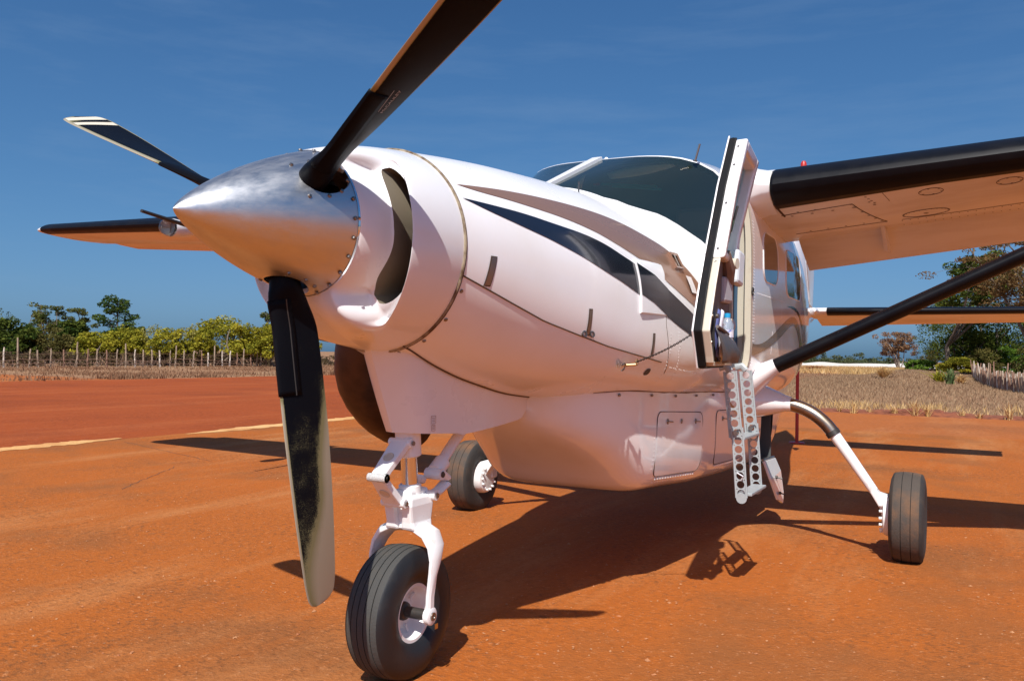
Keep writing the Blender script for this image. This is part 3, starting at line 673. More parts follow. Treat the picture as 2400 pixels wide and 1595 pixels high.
# door jamb and lining
def inward(x,a,d):
    p=Vector(P_cab(x,a)); c=Vector((p.x,0,1.75)); return p+(c-p).normalized()*d
js=[j for j in range(NP) if -19.5<=PD[j]<=48.5]
dx=lambda s,a: cC(a)+(-3.0-cC(a))*s
edge=[(dx(.12,PHR[j]),PHR[j]) for j in js]+[(dx(s,PHR[js[-1]]),PHR[js[-1]]) for s in XS[2:-1]]+[(-3.0,PHR[j]) for j in js[::-1]]+[(dx(s,PHR[js[0]]),PHR[js[0]]) for s in XS[2:-1][::-1]]
MB().grid([[Vector(P_cab(x,a))*1+Vector((0,.001,0)) for x,a in edge],[inward(x,a,.05)+Vector((-.012,0,0)) for x,a in edge],[inward(x,a,.105)+Vector((-.03,0,0)) for x,a in edge]],True).obj('door_jamb',cream,cab)
MB().tube([inward(x,a,.112)+Vector((-.03,0,0)) for x,a in edge+edge[:1]],.014,8).obj('door_seal',bluerub,cab)
def band():   # outer cream lip aft of the opening
    P=[[Vector(P_cab(-3.0-.055*k,PHR[j]))+SN(-3.0,PHR[j])*.003 for j in js] for k in (0,1)]
    MB().grid(P).obj('door_surround',cream,cab)
band()
mb=MB(); c=onside(-3.03,1.86,.004)
mb.lathe([(0,.030),(.006,.030),(.006,.020),(-.012,.018)],c,(0,1,0),16); mb.obj('latch_striker',darkm,cab)
lrows=[]
for i in range(13):
    x=-2.12-2.6*i/12; lrows.append([inward(x if x<cC(a) else cC(a),a,.045) for a in PHR])
def lskip(i,j): 
    x=-2.12-2.6*(i+.5)/12
    return (-2.12>x>-3.03 and -22<=PD[j]<50) or (-2.2>x>-2.95 and 130<=PD[j]<160)
MB().grid(lrows,True,0,lskip).obj('cabin_lining',liner,cab)
MB().add([inward(-4.72,a,.045) for a in PHR],[tuple(range(NP))]).obj('cabin_bulkhead',liner,cab,smooth=False)
MB().box((-3.3,0,1.30),(2.5,1.24,.03)).obj('cabin_floor',liner,cab,smooth=False)
# instrument panel, glare shield, seats, pale ceiling strips
gs=MB()
gs.grid([[Vector((-1.66-.18*abs(y/.6)**2-k*.22,y,2.155-.13*abs(y/.62)**2.4+.03*k-(.05 if k==2 else 0))) for y in [ -.6+.1*i for i in range(13)]] for k in (0,1,1.6,2)])
gs.obj('glare_shield',dashm,cab,solid=.02)
mb=MB(); mb.box((-2.12,0,1.86),(.05,1.25,.5)); mb.obj('instrument_panel',dashm,cab,smooth=False,bevel=.01)
def seat(y):
    s=MB(); s.box((-2.85,y,1.62),(.5,.48,.14)); s.box((-3.12,y,1.98),(.13,.46,.66)); s.box((-3.12,y,2.38),(.10,.26,.20)); s.box((-2.9,y,1.40),(.3,.3,.34)); s.obj('seat',vinyl,cab,bevel=.03)
seat(.38);seat(-.38)
mb=MB(); g=[]  # pale strips added to match bright shapes showing through the windscreen
for k in range(9):
    q=k/8; y=-.05+.46*q; w=.030*math.sin(math.pi*min(.97,max(.06,q)))**.6+.004; g.append([Vector((-2.48-.02*j,y,2.640+.045*q-(w*(j/3-.5))*1.6)) for j in range(4)])
mb.grid(g); mb.obj('pale_ceiling_strip',limeg,cab,solid=.010)
mb=MB(); mb.grid([[Vector((-2.48-.02*j,-.215-.05*k/3-.02*j,2.665-.032*j-.012*k)) for k in range(4)] for j in range(4)]); mb.obj('pale_ceiling_strip',limeg,cab,solid=.010)
for dz,y0,y1 in ((0,-.10,.30),(-.022,-.02,.33)):  # light reflection behind the windscreen, modelled as teal strips
    MB().tube([(-2.50,y0+(y1-y0)*i/6,2.588-.050*i/6+dz) for i in range(7)],.009,6).obj('reflection_strip',teal,cab)
MB().tube([(-2.50,-.16,2.590),(-2.50,-.12,2.588)],.010,6).obj('red_handle',redm,cab)
# ------------------------------------------------------------------ nose bowl with side inlets
ZP=1.843
PIV=Vector((.59,0,1.843))
PTF=Matrix.Translation(PIV+Vector((-.001,.0105,.015)))@Matrix.Rotation(-.0666,4,'Z')@Matrix.Rotation(.0534,4,'Y')@Matrix.Translation(-PIV)   # engine canted down and right
def bowl():
    A=360; N1,N2,N3=10,22,40; T=N1+N2+N3; rows=[]
    s=lambda a,b,x: (lambda q:q*q*(3-2*q))(min(1,max(0,(x-a)/(b-a))))
    def win(d):
        a=abs(d); return 0 if a>61 else (1 if a<47 else .5+.5*math.cos(math.pi*(a-47)/14))
    def hw(d):
        a=abs(d+(1 if d>0 else -2))/49.0
        return .002 if a>=1 else max(.002,.228*(1-a**3.6)**(1/2.3))
    f1=lambda t: s(0,.17,t)*(1-s(.57,.88,t))
    ins=[]
    for j in range(A):
        deg=j*360/A; dl=((deg+4+180)%360)-180; dr=((176-deg+180)%360)-180; ins.append((dl,dr))
    for i in range(T+1):
        row=[]
        for j in range(A):
            ph=2*math.pi*j/A; dl,dr=ins[j]; d=dl if abs(dl)<abs(dr) else dr; h=hw(d); tc=.40-.13*max(0,-d/49)**1.6; m,M=tc-h,tc+h
            t=m*i/N1 if i<=N1 else (m+(M-m)*(i-N1)/N2 if i<=N1+N2 else min(1.0,M+(1-M)*(i-N1-N2)/N3))
            sp=Vector(P_cowl(.13,ph)); ip=PTF @ Vector((.586,.262*math.cos(ph),ZP+.262*math.sin(ph)))
            side=abs(math.cos(ph)); lo=max(0,-math.sin(ph)); e=1.5+2.4*side**2+1.6*lo*side
            x=.13+(ip.x-.13)*(1-t**e)**(1/(1+.9*side**2+.4*lo)); p=ip+(sp-ip)*t; ax=Vector((0,p.y,p.z-ZP)).normalized(); p=p+ax*(math.sin(math.pi*t)*(.030*side**2+.055*lo*side))
            x-=.150*f1(t)*max(win(dl),win(dr)); row.append(Vector((x,p.y,p.z)))
        rows.append(row)
    def inh(i,j):
        if not N1<=i<N1+N2: return 0
        for k,sg in ((0,1),(1,-1)):
            d=ins[j][k]
            if hw(d)>.003 and hw(ins[(j+1)%A][k])>.003: return sg
        return 0
    b=MB(); b.grid(rows,True,0,lambda i,j: inh(i,j)!=0); b.obj('nose_bowl',white,air,sharp=60)
    pts=[]
    for i in range(N1+4,T+1):
        t=i/T; j=int(round(260-13*t))%A; pts.append(rows[i][j]+Vector((.0015,0,-.0015)))
    MB().tube(pts,.0028,5).obj('chin_seam',gap,air)
    for sg in (1,-1):
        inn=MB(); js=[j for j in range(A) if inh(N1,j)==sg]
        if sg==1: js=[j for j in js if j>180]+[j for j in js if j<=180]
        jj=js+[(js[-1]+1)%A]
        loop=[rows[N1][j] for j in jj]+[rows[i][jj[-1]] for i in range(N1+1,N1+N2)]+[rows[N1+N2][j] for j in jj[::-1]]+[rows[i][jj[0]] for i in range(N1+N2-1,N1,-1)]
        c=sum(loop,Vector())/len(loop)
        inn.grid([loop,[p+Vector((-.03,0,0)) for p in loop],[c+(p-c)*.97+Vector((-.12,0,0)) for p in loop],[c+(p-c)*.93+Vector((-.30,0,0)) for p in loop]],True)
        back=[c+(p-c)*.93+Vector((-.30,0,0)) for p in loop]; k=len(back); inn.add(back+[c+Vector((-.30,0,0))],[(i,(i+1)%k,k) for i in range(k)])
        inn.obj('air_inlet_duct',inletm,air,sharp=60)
bowl()
def ring(x,r,name,m,off=0):
    P=[SF(x,2*math.pi*i/72)+SN(x,2*math.pi*i/72)*off for i in range(73)]
    return MB().tube(P,r,6).obj(name,m,air)
ring(.126,.0065,'cowl_seal',mat('tan_seal',(.34,.28,.19),.6,noise=(20,(.10,.06,.03),.4,.65)),.0015)
ring(.118,.0035,'cowl_gap',gap,.0015)
sc=MB()
for d in list(range(-150,-20,18)): 
    p=SF(.10,R(d)); n=SN(.10,R(d)); sc.lathe([(.0,.0),(.0035,.007),(.0,.009)],p+n*.001,n,8)
sc.obj('cowl_screws',bolt_m,air,kind='stuff')
# ------------------------------------------------------------------ paint stripes (flat print on the skin)
GU=[(.077,2.071),(-.072,2.087),(-.293,2.107),(-.534,2.12),(-.798,2.128),(-1.082,2.126),(-1.324,2.103),(-1.557,2.054),(-1.716,2.011),(-1.852,1.932),(-1.962,1.853),(-2.06,1.77)]
GL=[(.077,2.071),(-.048,2.062),(-.242,2.059),(-.453,2.049),(-.684,2.035),(-.925,2.002),(-1.099,1.957),(-1.29,1.906),(-1.467,1.835),(-1.621,1.777),(-1.741,1.73),(-1.886,1.68),(-2.02,1.60)]
BU=[(.086,2.012),(-.089,2.011),(-.322,2.007),(-.54,1.991),(-.782,1.975),(-.96,1.945),(-1.102,1.902),(-1.25,1.862),(-1.394,1.828),(-1.515,1.774),(-1.704,1.694),(-1.823,1.649),(-2.03,1.55)]
BL=[(.086,2.012),(-.068,1.977),(-.281,1.94),(-.488,1.904),(-.714,1.853),(-.889,1.802),(-1.042,1.762),(-1.2,1.712),(-1.345,1.675),(-1.491,1.621),(-1.649,1.564),(-1.817,1.520),(-2.03,1.42)]
drape('gold_stripe',smooth2(GU),smooth2(GL),goldp,air,n=60); drape('black_stripe',smooth2(BU),smooth2(BL),blackp,air,n=60)
drape('gold_stripe',smooth2([(-3.06,1.50),(-3.2,1.492),(-3.45,1.512),(-3.75,1.575),(-4.1,1.665),(-4.4,1.735),(-4.62,1.762),(-4.8,1.74),(-5.0,1.65),(-5.18,1.50),(-5.4,1.36)]),smooth2([(-3.06,1.415),(-3.2,1.42),(-3.45,1.452),(-3.75,1.50),(-4.1,1.575),(-4.4,1.655),(-4.62,1.69),(-4.8,1.655),(-4.98,1.53),(-5.1,1.40),(-5.3,1.22)]),goldp,air,n=60)
drape('black_stripe',smooth2([(-4.3,1.83),(-4.6,1.85),(-4.9,1.82),(-5.2,1.72)]),smooth2([(-4.3,1.83),(-4.6,1.825),(-4.9,1.79),(-5.2,1.66)]),blackp,air)
# rear cabin windows (dark tinted panes with rubber lips)
for sd in (1,-1):
    for x0,x1,z0,z1 in ((-3.40,-3.93,1.965,2.335),(-4.28,-5.04,1.915,2.31)):
        w=part_empty('cabin_window',air)
        u,l=rrect(x0,x1,z0,z1,.12); drape('pane',u,l,darkglass,w,.003,n=34,side=sd)
        P=[onside(x,z,.002,sd) for x,z in u+l[::-1]]; MB().tube(P+P[:1],.0045,5).obj('rim',white2,w)
# panel seams, latches, scoop, vents
SEAM=[(.12,1.70),(.028,1.673),(-.192,1.609),(-.427,1.543),(-.683,1.492),(-.955,1.441),(-1.214,1.404),(-1.507,1.365)]
sline(SEAM,.0035,'cowl_door_seam',gap,air,.0005); sline([(-1.494,1.78),(-1.50,1.57),(-1.6,1.30)],.0018,'firewall_seam',gap,air,.0)
for x0,z0,x1,z1,w in ((-.044,1.786,-.022,1.672,.030),(-.752,1.61,-.762,1.493,.021),(-1.367,1.513,-1.379,1.406,.016)):
    drape('cowl_latch',[(x0+w/2,z0),(x0-w/2,z0)],[(x1+w/2,z1),(x1-w/2,z1)],bolt_m,air,.004,n=3,rows=6)
    u=[(x0+w/2+.005,z0+.005),(x0-w/2-.005,z0+.005)];l=[(x1+w/2+.005,z1-.005),(x1-w/2-.005,z1-.005)]
    drape('latch_recess',u,l,gap,air,.002,n=3,rows=6)
for dx in (-.03,.03):
    p=onside(-.76+dx,1.497,.006); MB().lathe([(-.004,.010),(.004,.010),(.004,.016),(-.004,.016)],p,(.35,.9,.2),10,closed=True).obj('latch_lug',bolt_m,air)
def ipz(tb,x):
    for (a,b),(c,d) in zip(tb,tb[1:]):
        if a>=x>=c: return b+(d-b)*(a-x)/(a-c)
def scoop():
    n=12; top=[];R2=[]
    for i in range(n+1):
        t=i/n; x=-1.205-.33*t; h=.012*(1-t**1.6)+.0015; row=[]
        for q,z in ((0,1.615),(1,1.622),(1,1.70),(1,1.78),(1,1.86),(.8,1.885),(.0,1.905)):
            row.append(onside(x,z,.001+h*q))
        R2.append(row)
    MB().grid(R2).obj('air_scoop',white,air,sharp=25)
    f=R2[0]; b=[onside(-1.206,z,.001) for z in (1.615,1.622,1.70,1.78,1.86,1.885,1.905)]
    MB().grid([f,b]).obj('scoop_mouth',white,air)
    up=[];lo=[]
    g=[]
    for j in range(5):
        row=[]
        for i in range(n+1):
            t=i/n; x=-1.205-.33*t; h=.012*(1-t**1.6)+.0038; zt=ipz(BU,x); zb=ipz(BL,x); row.append(onside(x,zt+(zb-zt)*j/4,h))
        g.append(row)
    MB().grid(g).obj('black_stripe',blackp,air)
scoop()
def vent(x0,x1,z0,z1,name,dep=.018):
    c=[onside(x0,z1,.002),onside(x1,z1,.002),onside(x1,z0,.002),onside(x0,z0,.002)]
    m=(c[0]+c[1]+c[2]+c[3])/4; q=[p+SN(x0,.3)*dep for p in c]
    e=part_empty(name,air)
    fr=MB(); inn=[m+(p-m)*.72 for p in q]
    fr.grid([c,q,inn],True); fr.obj('frame',goldp,e,sharp=20)
    MB().add([p-SN(x0,.3)*.014 for p in inn],[(0,1,2,3)]).obj('opening',darkm,e,smooth=False)
    MB().tube([(inn[0]+inn[1])/2,(inn[2]+inn[3])/2],.004,5).obj('vane',bolt_m,e)
vent(-1.70,-1.80,1.895,1.985,'cabin_vent')
drape('naca_inlet',[(-1.80,1.86),(-1.87,1.855)],[(-1.83,1.765),(-1.90,1.76)],white2,air,.012,n=6,rows=4)
drape('oil_drain_port',rrect(-1.385,-1.435,1.295,1.33,.017)[0],rrect(-1.385,-1.435,1.295,1.33,.017)[1],darkm,air,.003,n=16,rows=2)
mb=MB(); p=onside(-1.49,1.19,.0); mb.tube([p,p+Vector((0,.01,-.03))],.008,6); mb.tube([p+Vector((.04,.01,-.005)),p+Vector((-.04,.01,-.005))],.007,6); mb.obj('drain_tee',darkm,air)
rv=MB()
def rivet(x,z,off=.0):
    p=onside(x,z,0); n=Vector((0,1,.15)).normalized(); rv.lathe([(.0025,0),(.0015,.0035),(0,.0045)],p,n,5)
for i in range(16):
    for (a,b,c,d) in ((-1.56,1.52,-1.58,1.26),(-1.66,1.53,-1.72,1.27),(-1.62,1.335,-2.0,1.30)):
        t=i/15; rivet(a+(c-a)*t+random.gauss(0,.004),b+(d-b)*t)
for i in range(46):
    t=i/45; rivet(-3.075,2.36-1.0*t); rivet(-3.11,2.36-1.0*t)
    if i<34: rivet(-3.2-1.4*t,1.86); rivet(-4.1-.05*t,1.9-.75*t)
    if i<20: rivet(-3.75+.1*t,1.6-.4*t)
rv.obj('rivets',white2,air,kind='stuff')
for (x,z) in ((-.02,1.665),(-.4,1.56)): pass
# probes on the windshield and cowl
mb=MB(); P0=Vector(P_cab(-2.36,R(60))); mb.tube([P0,P0+Vector((.0,.03,.11))],.007,6); mb.lathe([(0,.016),(.006,.016),(.008,.0)],P0+Vector((0,0,.002)),(0,.3,1),10); mb.obj('temperature_probe',bolt_m,air)
P0=SF(-1.40,R(72)); MB().tube([P0,P0+Vector((0,0,.06))],.005,5).obj('deck_stub',bolt_m,air)
P0=Vector(P_cab(-2.24,R(88))); MB().ball(P0,.014).obj('post_cap',white,air)
# ------------------------------------------------------------------ propeller
prop=part_empty('propeller',air)
PXP=.716
prop.matrix_local=PTF
BL_PH=[-1.4497,-1.4497-2*math.pi/3,-1.4497+2*math.pi/3]
def spinner():
    prof=[]
    for i in range(41):
        s=i/40; r=.265*(.25*(2*s-s*s)+.75*s**.72); prof.append((-(.553*s),r))
    inner=[(-(.553),.252),(-.42,.20),(-.30,.135),(-.2,.07),(-.15,0.001)]
    prof[0]=(0,.0005)
    mb=MB(); mb.lathe(prof+inner,(1.143,0,ZP),(1,0,0),96)
    o=mb.obj('spinner',alu,prop,sharp=30)
    cut=[]
    for ph in BL_PH:
        rings=[]
        e=Vector((0,math.cos(ph),math.sin(ph))); t=Vector((0,-math.sin(ph),math.cos(ph)))
        for r in (.12,.34): rings.append([Vector((PXP-.024+.086*math.cos(w),0,ZP))+e*r+t*(.066*math.sin(w)) for w in [2*math.pi*i/40 for i in range(40)]])
        c=MB().loft(rings).obj('cutter',darkm,None,smooth=False); cut.append(c)
        m=o.modifiers.new('h','BOOLEAN'); m.operation='DIFFERENCE'; m.object=c; m.solver='EXACT'
    dg=bpy.context.evaluated_depsgraph_get(); me=bpy.data.meshes.new_from_object(o.evaluated_get(dg)); o.modifiers.clear(); o.data=me
    me.shade_smooth(); me.set_sharp_from_angle(angle=R(32))
    for c in cut: bpy.data.objects.remove(c)
    sc=MB()
    for i in range(48):
        a=2*math.pi*i/24
        if i<24: x=.604; 
        else: continue
        if any(abs(((a-b+math.pi)%(2*math.pi))-math.pi)<.08 for b in BL_PH): pass
        r=.2645; n=Vector((.05,math.cos(a),math.sin(a)))
        sc.lathe([(.005,0),(.005,.006),(0,.008)],Vector((x,r*math.cos(a),ZP+r*math.sin(a))),n,8)
    for b in BL_PH:
        for da,x in ((.34,.69),(.34,.76),(-.34,.69),(-.34,.76),(.27,.64),(-.27,.64)):
            a=b+da; s=(1.143-x)/.553; r=.265*(.25*(2*s-s*s)+.75*s**.72); n=Vector((.15,math.cos(a),math.sin(a)))
            sc.lathe([(.005,0),(.005,.006),(0,.008)],Vector((x,r*math.cos(a),ZP+r*math.sin(a))),n,8)
    sc.obj('spinner_screws',bolt_m,prop,kind='stuff')
    MB().lathe([(0,.2665),(-.010,.2665),(-.010,.20)],(.592,0,ZP),(1,0,0),72).obj('spinner_rim',chrome,prop)
    MB().lathe([(.2,.0),(.2,.11),(-.1,.13),(-.1,.0)],(.55,0,ZP),(1,0,0),24).obj('hub',darkm,prop)
spinner()
# blade paint with worn metal
def blademat():
    m=bpy.data.materials.new('worn_blade_paint'); m.use_nodes=True; nt=m.node_tree; b=nt.nodes['Principled BSDF']; L=nt.links.new
    at=nt.nodes.new('ShaderNodeAttribute'); at.attribute_name='wear'; tc=nt.nodes.new('ShaderNodeTexCoord')
    n=nt.nodes.new('ShaderNodeTexNoise'); n.inputs['Scale'].default_value=330; n.inputs['Detail'].default_value=3; n.inputs['Roughness'].default_value=.8; L(tc.outputs['Object'],n.inputs['Vector'])
    n2=nt.nodes.new('ShaderNodeTexNoise'); n2.inputs['Scale'].default_value=14; n2.inputs['Detail'].default_value=5; L(tc.outputs['Object'],n2.inputs['Vector'])
    a=nt.nodes.new('ShaderNodeMath'); a.operation='MULTIPLY_ADD'; a.inputs[1].default_value=1.25; L(at.outputs['Fac'],a.inputs[0]); 
    s1=nt.nodes.new('ShaderNodeMath'); s1.operation='MULTIPLY_ADD'; s1.inputs[1].default_value=1.1; s1.inputs[2].default_value=-.95; L(n.outputs[0],s1.inputs[0])
    s2=nt.nodes.new('ShaderNodeMath'); s2.operation='MULTIPLY_ADD'; s2.inputs[1].default_value=.5; L(n2.outputs[0],s2.inputs[0]); L(s1.outputs[0],s2.inputs[2]); L(s2.outputs[0],a.inputs[2])
    r=nt.nodes.new('ShaderNodeMapRange'); r.inputs[1].default_value=.05; r.inputs[2].default_value=.32; L(a.outputs[0],r.inputs[0])
    x=nt.nodes.new('ShaderNodeMix'); x.data_type='RGBA'; x.inputs[6].default_value=(.004,.0042,.006,1); L(r.outputs[0],x.inputs[0])
    y=nt.nodes.new('ShaderNodeMix'); y.data_type='RGBA'; y.inputs[6].default_value=(.25,.225,.11,1); y.inputs[7].default_value=(.40,.35,.25,1)
    r2=nt.nodes.new('ShaderNodeMapRange'); r2.inputs[1].default_value=.55; r2.inputs[2].default_value=.95; L(at.outputs['Fac'],r2.inputs[0]); L(r2.outputs[0],y.inputs[0])
    L(y.outputs[2],x.inputs[7]); L(x.outputs[2],b.inputs['Base Color'])
    me=nt.nodes.new('ShaderNodeMath'); me.operation='MULTIPLY'; me.inputs[1].default_value=.35; L(r.outputs[0],me.inputs[0]); L(me.outputs[0],b.inputs['Metallic'])
    b.inputs['Roughness'].default_value=.42; b.inputs['Specular IOR Level'].default_value=.07; return m
bladem=blademat()
T_C=[(0.12,.10),(.22,.105),(.26,.132),(.30,.153),(.40,.175),(.6,.195),(.8,.207),(1.0,.209),(1.25,.196),(1.32,.172),(1.345,.12),(1.353,.05)]
T_TH=[(.12,.10),(.24,.10),(.30,.080),(.40,.062),(.55,.042),(.8,.028),(1.1,.018),(1.353,.009)]
T_BT=[(.12,104.5),(.3,104.5),(.5,98.9),(.75,92),(1.0,85),(1.353,75.2)]
def tab(T,v): return lerp_tab([(-a,b) for a,b in T],-v)
def blade_pt(ph,r,cf,sidev,off=0):
    """cf 0 leading edge..1 trailing; sidev +1 on +t face"""
    e=Vector((0,math.cos(ph),math.sin(ph))); t=Vector((0,-math.sin(ph),math.cos(ph))); b=R(tab(T_BT,r))
    le=Vector((math.sin(b),0,0))+t*math.cos(b); n=t*math.sin(b)-Vector((math.cos(b),0,0))
    c=tab(T_C,r); th=tab(T_TH,r)
    k=min(1,max(0,(r-.22)/.18)); k=k*k*(3-2*k)
    af=2.6*(.2969*math.sqrt(cf)-.126*cf-.3516*cf**2+.2843*cf**3-.1036*cf**4)*1.92; ci=math.sqrt(max(0,.25-(cf-.5)**2))
    h=th*((1-k)*ci+k*af*.5*(1.25 if sidev<0 else .75))
    sw=.5-.145*k   # pitch axis
    return Vector((PXP,0,ZP))+e*r+le*(c*(sw-cf))+n*(sidev*(h+off))
CF=[0,.004,.015,.035,.06,.10,.16,.24,.33,.43,.53,.63,.73,.82,.90,.96,1.0]
RS=[.12,.18,.24,.27,.30,.33,.36,.40,.45,.5,.55,.6,.66,.72,.8,.88,.96,1.04,1.12,1.2,1.26,1.30,1.325,1.34,1.348,1.353]
def sst(a,b,x): q=min(1,max(0,(x-a)/(b-a))); return q*q*(3-2*q)
for bi,ph in enumerate(BL_PH):
    RR=[]
    for a,b in zip(RS,RS[1:]): RR+=[a,(a+b)/2]
    RR.append(RS[-1]); rows=[];wear=[]
    loop=[(c,1) for c in CF]+[(c,-1) for c in CF[::-1][1:-1]]
    for r in RR:
        rows.append([blade_pt(ph,r,c,s) for c,s in loop])
        for c,s in loop:
            w=0
            if r>.615 and c<(.06 if s>0 else .09): w=1.0*sst(.60,.66,r)
            if s>0:
                lim=1.08-.30*sst(.55,.92,r)-.42*sst(.95,1.30,r); wd=.26+.40*sst(.98,1.25,r)
                w=max(w,sst(lim-wd,lim+.14,c)*sst(.52,.70,r)); w=max(w,.12*sst(.55,.9,r))
            else: w=max(w,.8*sst(1.24,1.34,r)*(1-sst(.15,.5,c)))
            wear.append(w)
    mb=MB(); n=len(loop); mb.grid(rows,True)
    mb.f.append(tuple(range((len(rows)-1)*n,len(rows)*n))); mb.mi.append(0)
    mb.obj('blade',bladem,prop,attr=('wear',wear),label=['worn lower blade with bare metal trailing half','upper left blade with two white tip bands','upper blade cut by the photo top edge'][bi])
    # de-icing boot
    rb=[.285+.335*i/18 for i in range(19)]
    lp=[(.44,1),(.33,1),(.2,1),(.1,1),(.04,1),(.012,1),(0,1),(.012,-1),(.04,-1),(.1,-1),(.2,-1),(.33,-1),(.44,-1)]
    g=[]
    for r in rb: g.append([blade_pt(ph,r,c,s,.0022)+(blade_pt(ph,r,0,1)-blade_pt(ph,r,1,1)).normalized()*(.0022 if c<.02 else 0) for c,s in lp])
    MB().grid(g).obj('deice_boot',deice,prop,solid=.003)
    # lead strip along the boot
    MB().tube([blade_pt(ph,r,.32,1,.004) for r in rb],.0022,5).obj('boot_wire',darkm,prop)
    # white tip bands on the back face
    for a0,a1 in ((1.215,1.255),(1.29,1.335)):
        g=[[blade_pt(ph,a0+(a1-a0)*i/4,c,-1,.0012) for c in [.06+.90*q/10 for q in range(11)]] for i in range(5)]
        MB().grid(g).obj('tip_band',cream,prop)
# maker's lettering and emblem on the upper blade
def lettering():
    ph=BL_PH[2]; cu=bpy.data.curves.new('txt','FONT'); cu.body='McCAULEY'; cu.size=.034; cu.align_x='CENTER'
    t=bpy.data.objects.new('txt',cu); COL.objects.link(t); dg=bpy.context.evaluated_depsgraph_get(); me=bpy.data.meshes.new_from_object(t.evaluated_get(dg)); bpy.data.objects.remove(t)
    def place(u,v): # u along span, v across chord
        r=.60+u*.62; c=.60-v*.62/.2; return blade_pt(ph,r,min(.99,max(.01,c)),-1,.0014)
    o=bpy.data.objects.new('blade_lettering',me); COL.objects.link(o); o.parent=prop
    for v in me.vertices: v.co=place(v.co.x,v.co.y-.012)
    me.materials.clear(); me.materials.append(mat('print_silver',(.40,.37,.36),.5))
    mb=MB()
    for poly in ([(-.075,.034),(.075,.046),(.075,.050),(-.075,.038)],[(-.006,.040),(.006,.040),(.002,.068),(-.002,.068)],[(-.02,.062),(.02,.064),(.02,.067),(-.02,.065)]):
        k=len(mb.v); mb.add([place(a,b) for a,b in poly],[(0,1,2,3)])
    mb.obj('blade_emblem',MATS['print_silver'],prop,smooth=False)
lettering()
# ------------------------------------------------------------------ exhaust
mb=MB(); P=[(-.20,-.24,1.62),(-.18,-.32,1.42),(-.22,-.36,1.28),(-.35,-.40,1.165),(-.53,-.44,1.075),(-.76,-.47,1.01)]
P=smooth2([(a,c) for a,b,c in P],1); ys=resample([(0,-.26),(1,-.46)],len(P)-1)
mb.tube([(a,ys[i][1],c) for i,(a,c) in enumerate(P)],[.14-.012*i/len(P) for i in range(len(P))],24,False); mb.obj('exhaust_stack',exhm,air,solid=.004)
# ------------------------------------------------------------------ nose gear fairing
def fairing():
    rows=[]
    N=26
    for i in range(9):
        t=i/8; row=[]
        x0=.20-.19*t; x1=-1.18+.0*t
        zt=1.36; 
        for j in range(2*N):
            # plan outline: rounded nose, straight sides, open tail
            if j<N: s=j/(N-1); sd=1
            else: s=(2*N-1-j)/(N-1); sd=-1
            w=.135*min(1,(s/.10)**.55 if s<.10 else 1)*(1-.15*t)*(1 if s<.55 else 1-.25*(s-.55)/.45)
            x=x0+(x1-x0)*s
            zb=1.045 if x>-.36 else 1.045-.0*x+(.03)*min(1,(-.36-x)/.55)
            if x>-.36: zb=1.052-.03*min(1,max(0,(x0-x)/.5))
            else: zb=1.022+.035*((-.36-x)/.62)**1.2 if x>-.98 else 1.057+.10*((-.98-x)/.14)
            top=lerp_tab(T_ZB,max(-1.2,min(.13,x)))+.06
            z=top+(zb-top)*t; row.append(Vector((x,sd*w,z)))
        rows.append(row)
    mb=MB(); mb.grid(rows)
    b=rows[-1]
    for j in range(N-1): mb.add([b[j],b[j+1],b[2*N-2-j],b[2*N-1-j]],[(0,1,2,3)])
    mb.obj('nose_gear_fairing',white,air,sharp=45,bevel=.0)
fairing()
pl=MB()
def placard(x,z,w,h):
    y=.1215; q=[(x+w,y,z+h),(x-w,y+.0,z+h),(x-w,y,z-h),(x+w,y,z-h)]
    pl.tube([Vector(a) for a in q+q[:1]],.0011,4)
    for k in range(3): pl.tube([Vector((x+w*.7,y,z+h*(.5-.45*k))),Vector((x-w*.7,y,z+h*(.5-.45*k)))],.0009,4)
placard(-.118,1.105,.018,.016); placard(-.118,1.07,.013,.013); pl.obj('placards',MATS['placard'] if 'placard' in MATS else mat('placard',(.42,.30,.27),.7),air,kind='stuff')
mb=MB(); P=[Vector((x,.128 if x>-.7 else .125-.03*((-.7-x)/.42),lerp_tab(T_ZB,min(.13,x))+.010)) for x in [.13-1.2*i/20 for i in range(21)]]
for q in P: 
    pass
def bellyline():
    out=[]
    for i in range(25):
        x=.14-1.24*i/24; y=.140*(1 if x>-.5 else 1-.25*(-.5-x)/.62); lo,hi=-math.pi/2,0
        for _ in range(24):
            m=.5*(lo+hi)
            if SF(min(x,.129),m).y<y: lo=m
            else: hi=m
        p=SF(min(x,.129),round(lo,5)); out.append(Vector((x,p.y,p.z-.002)))
    MB().tube(out,.004,6).obj('fairing_seam',gap,air)
bellyline()
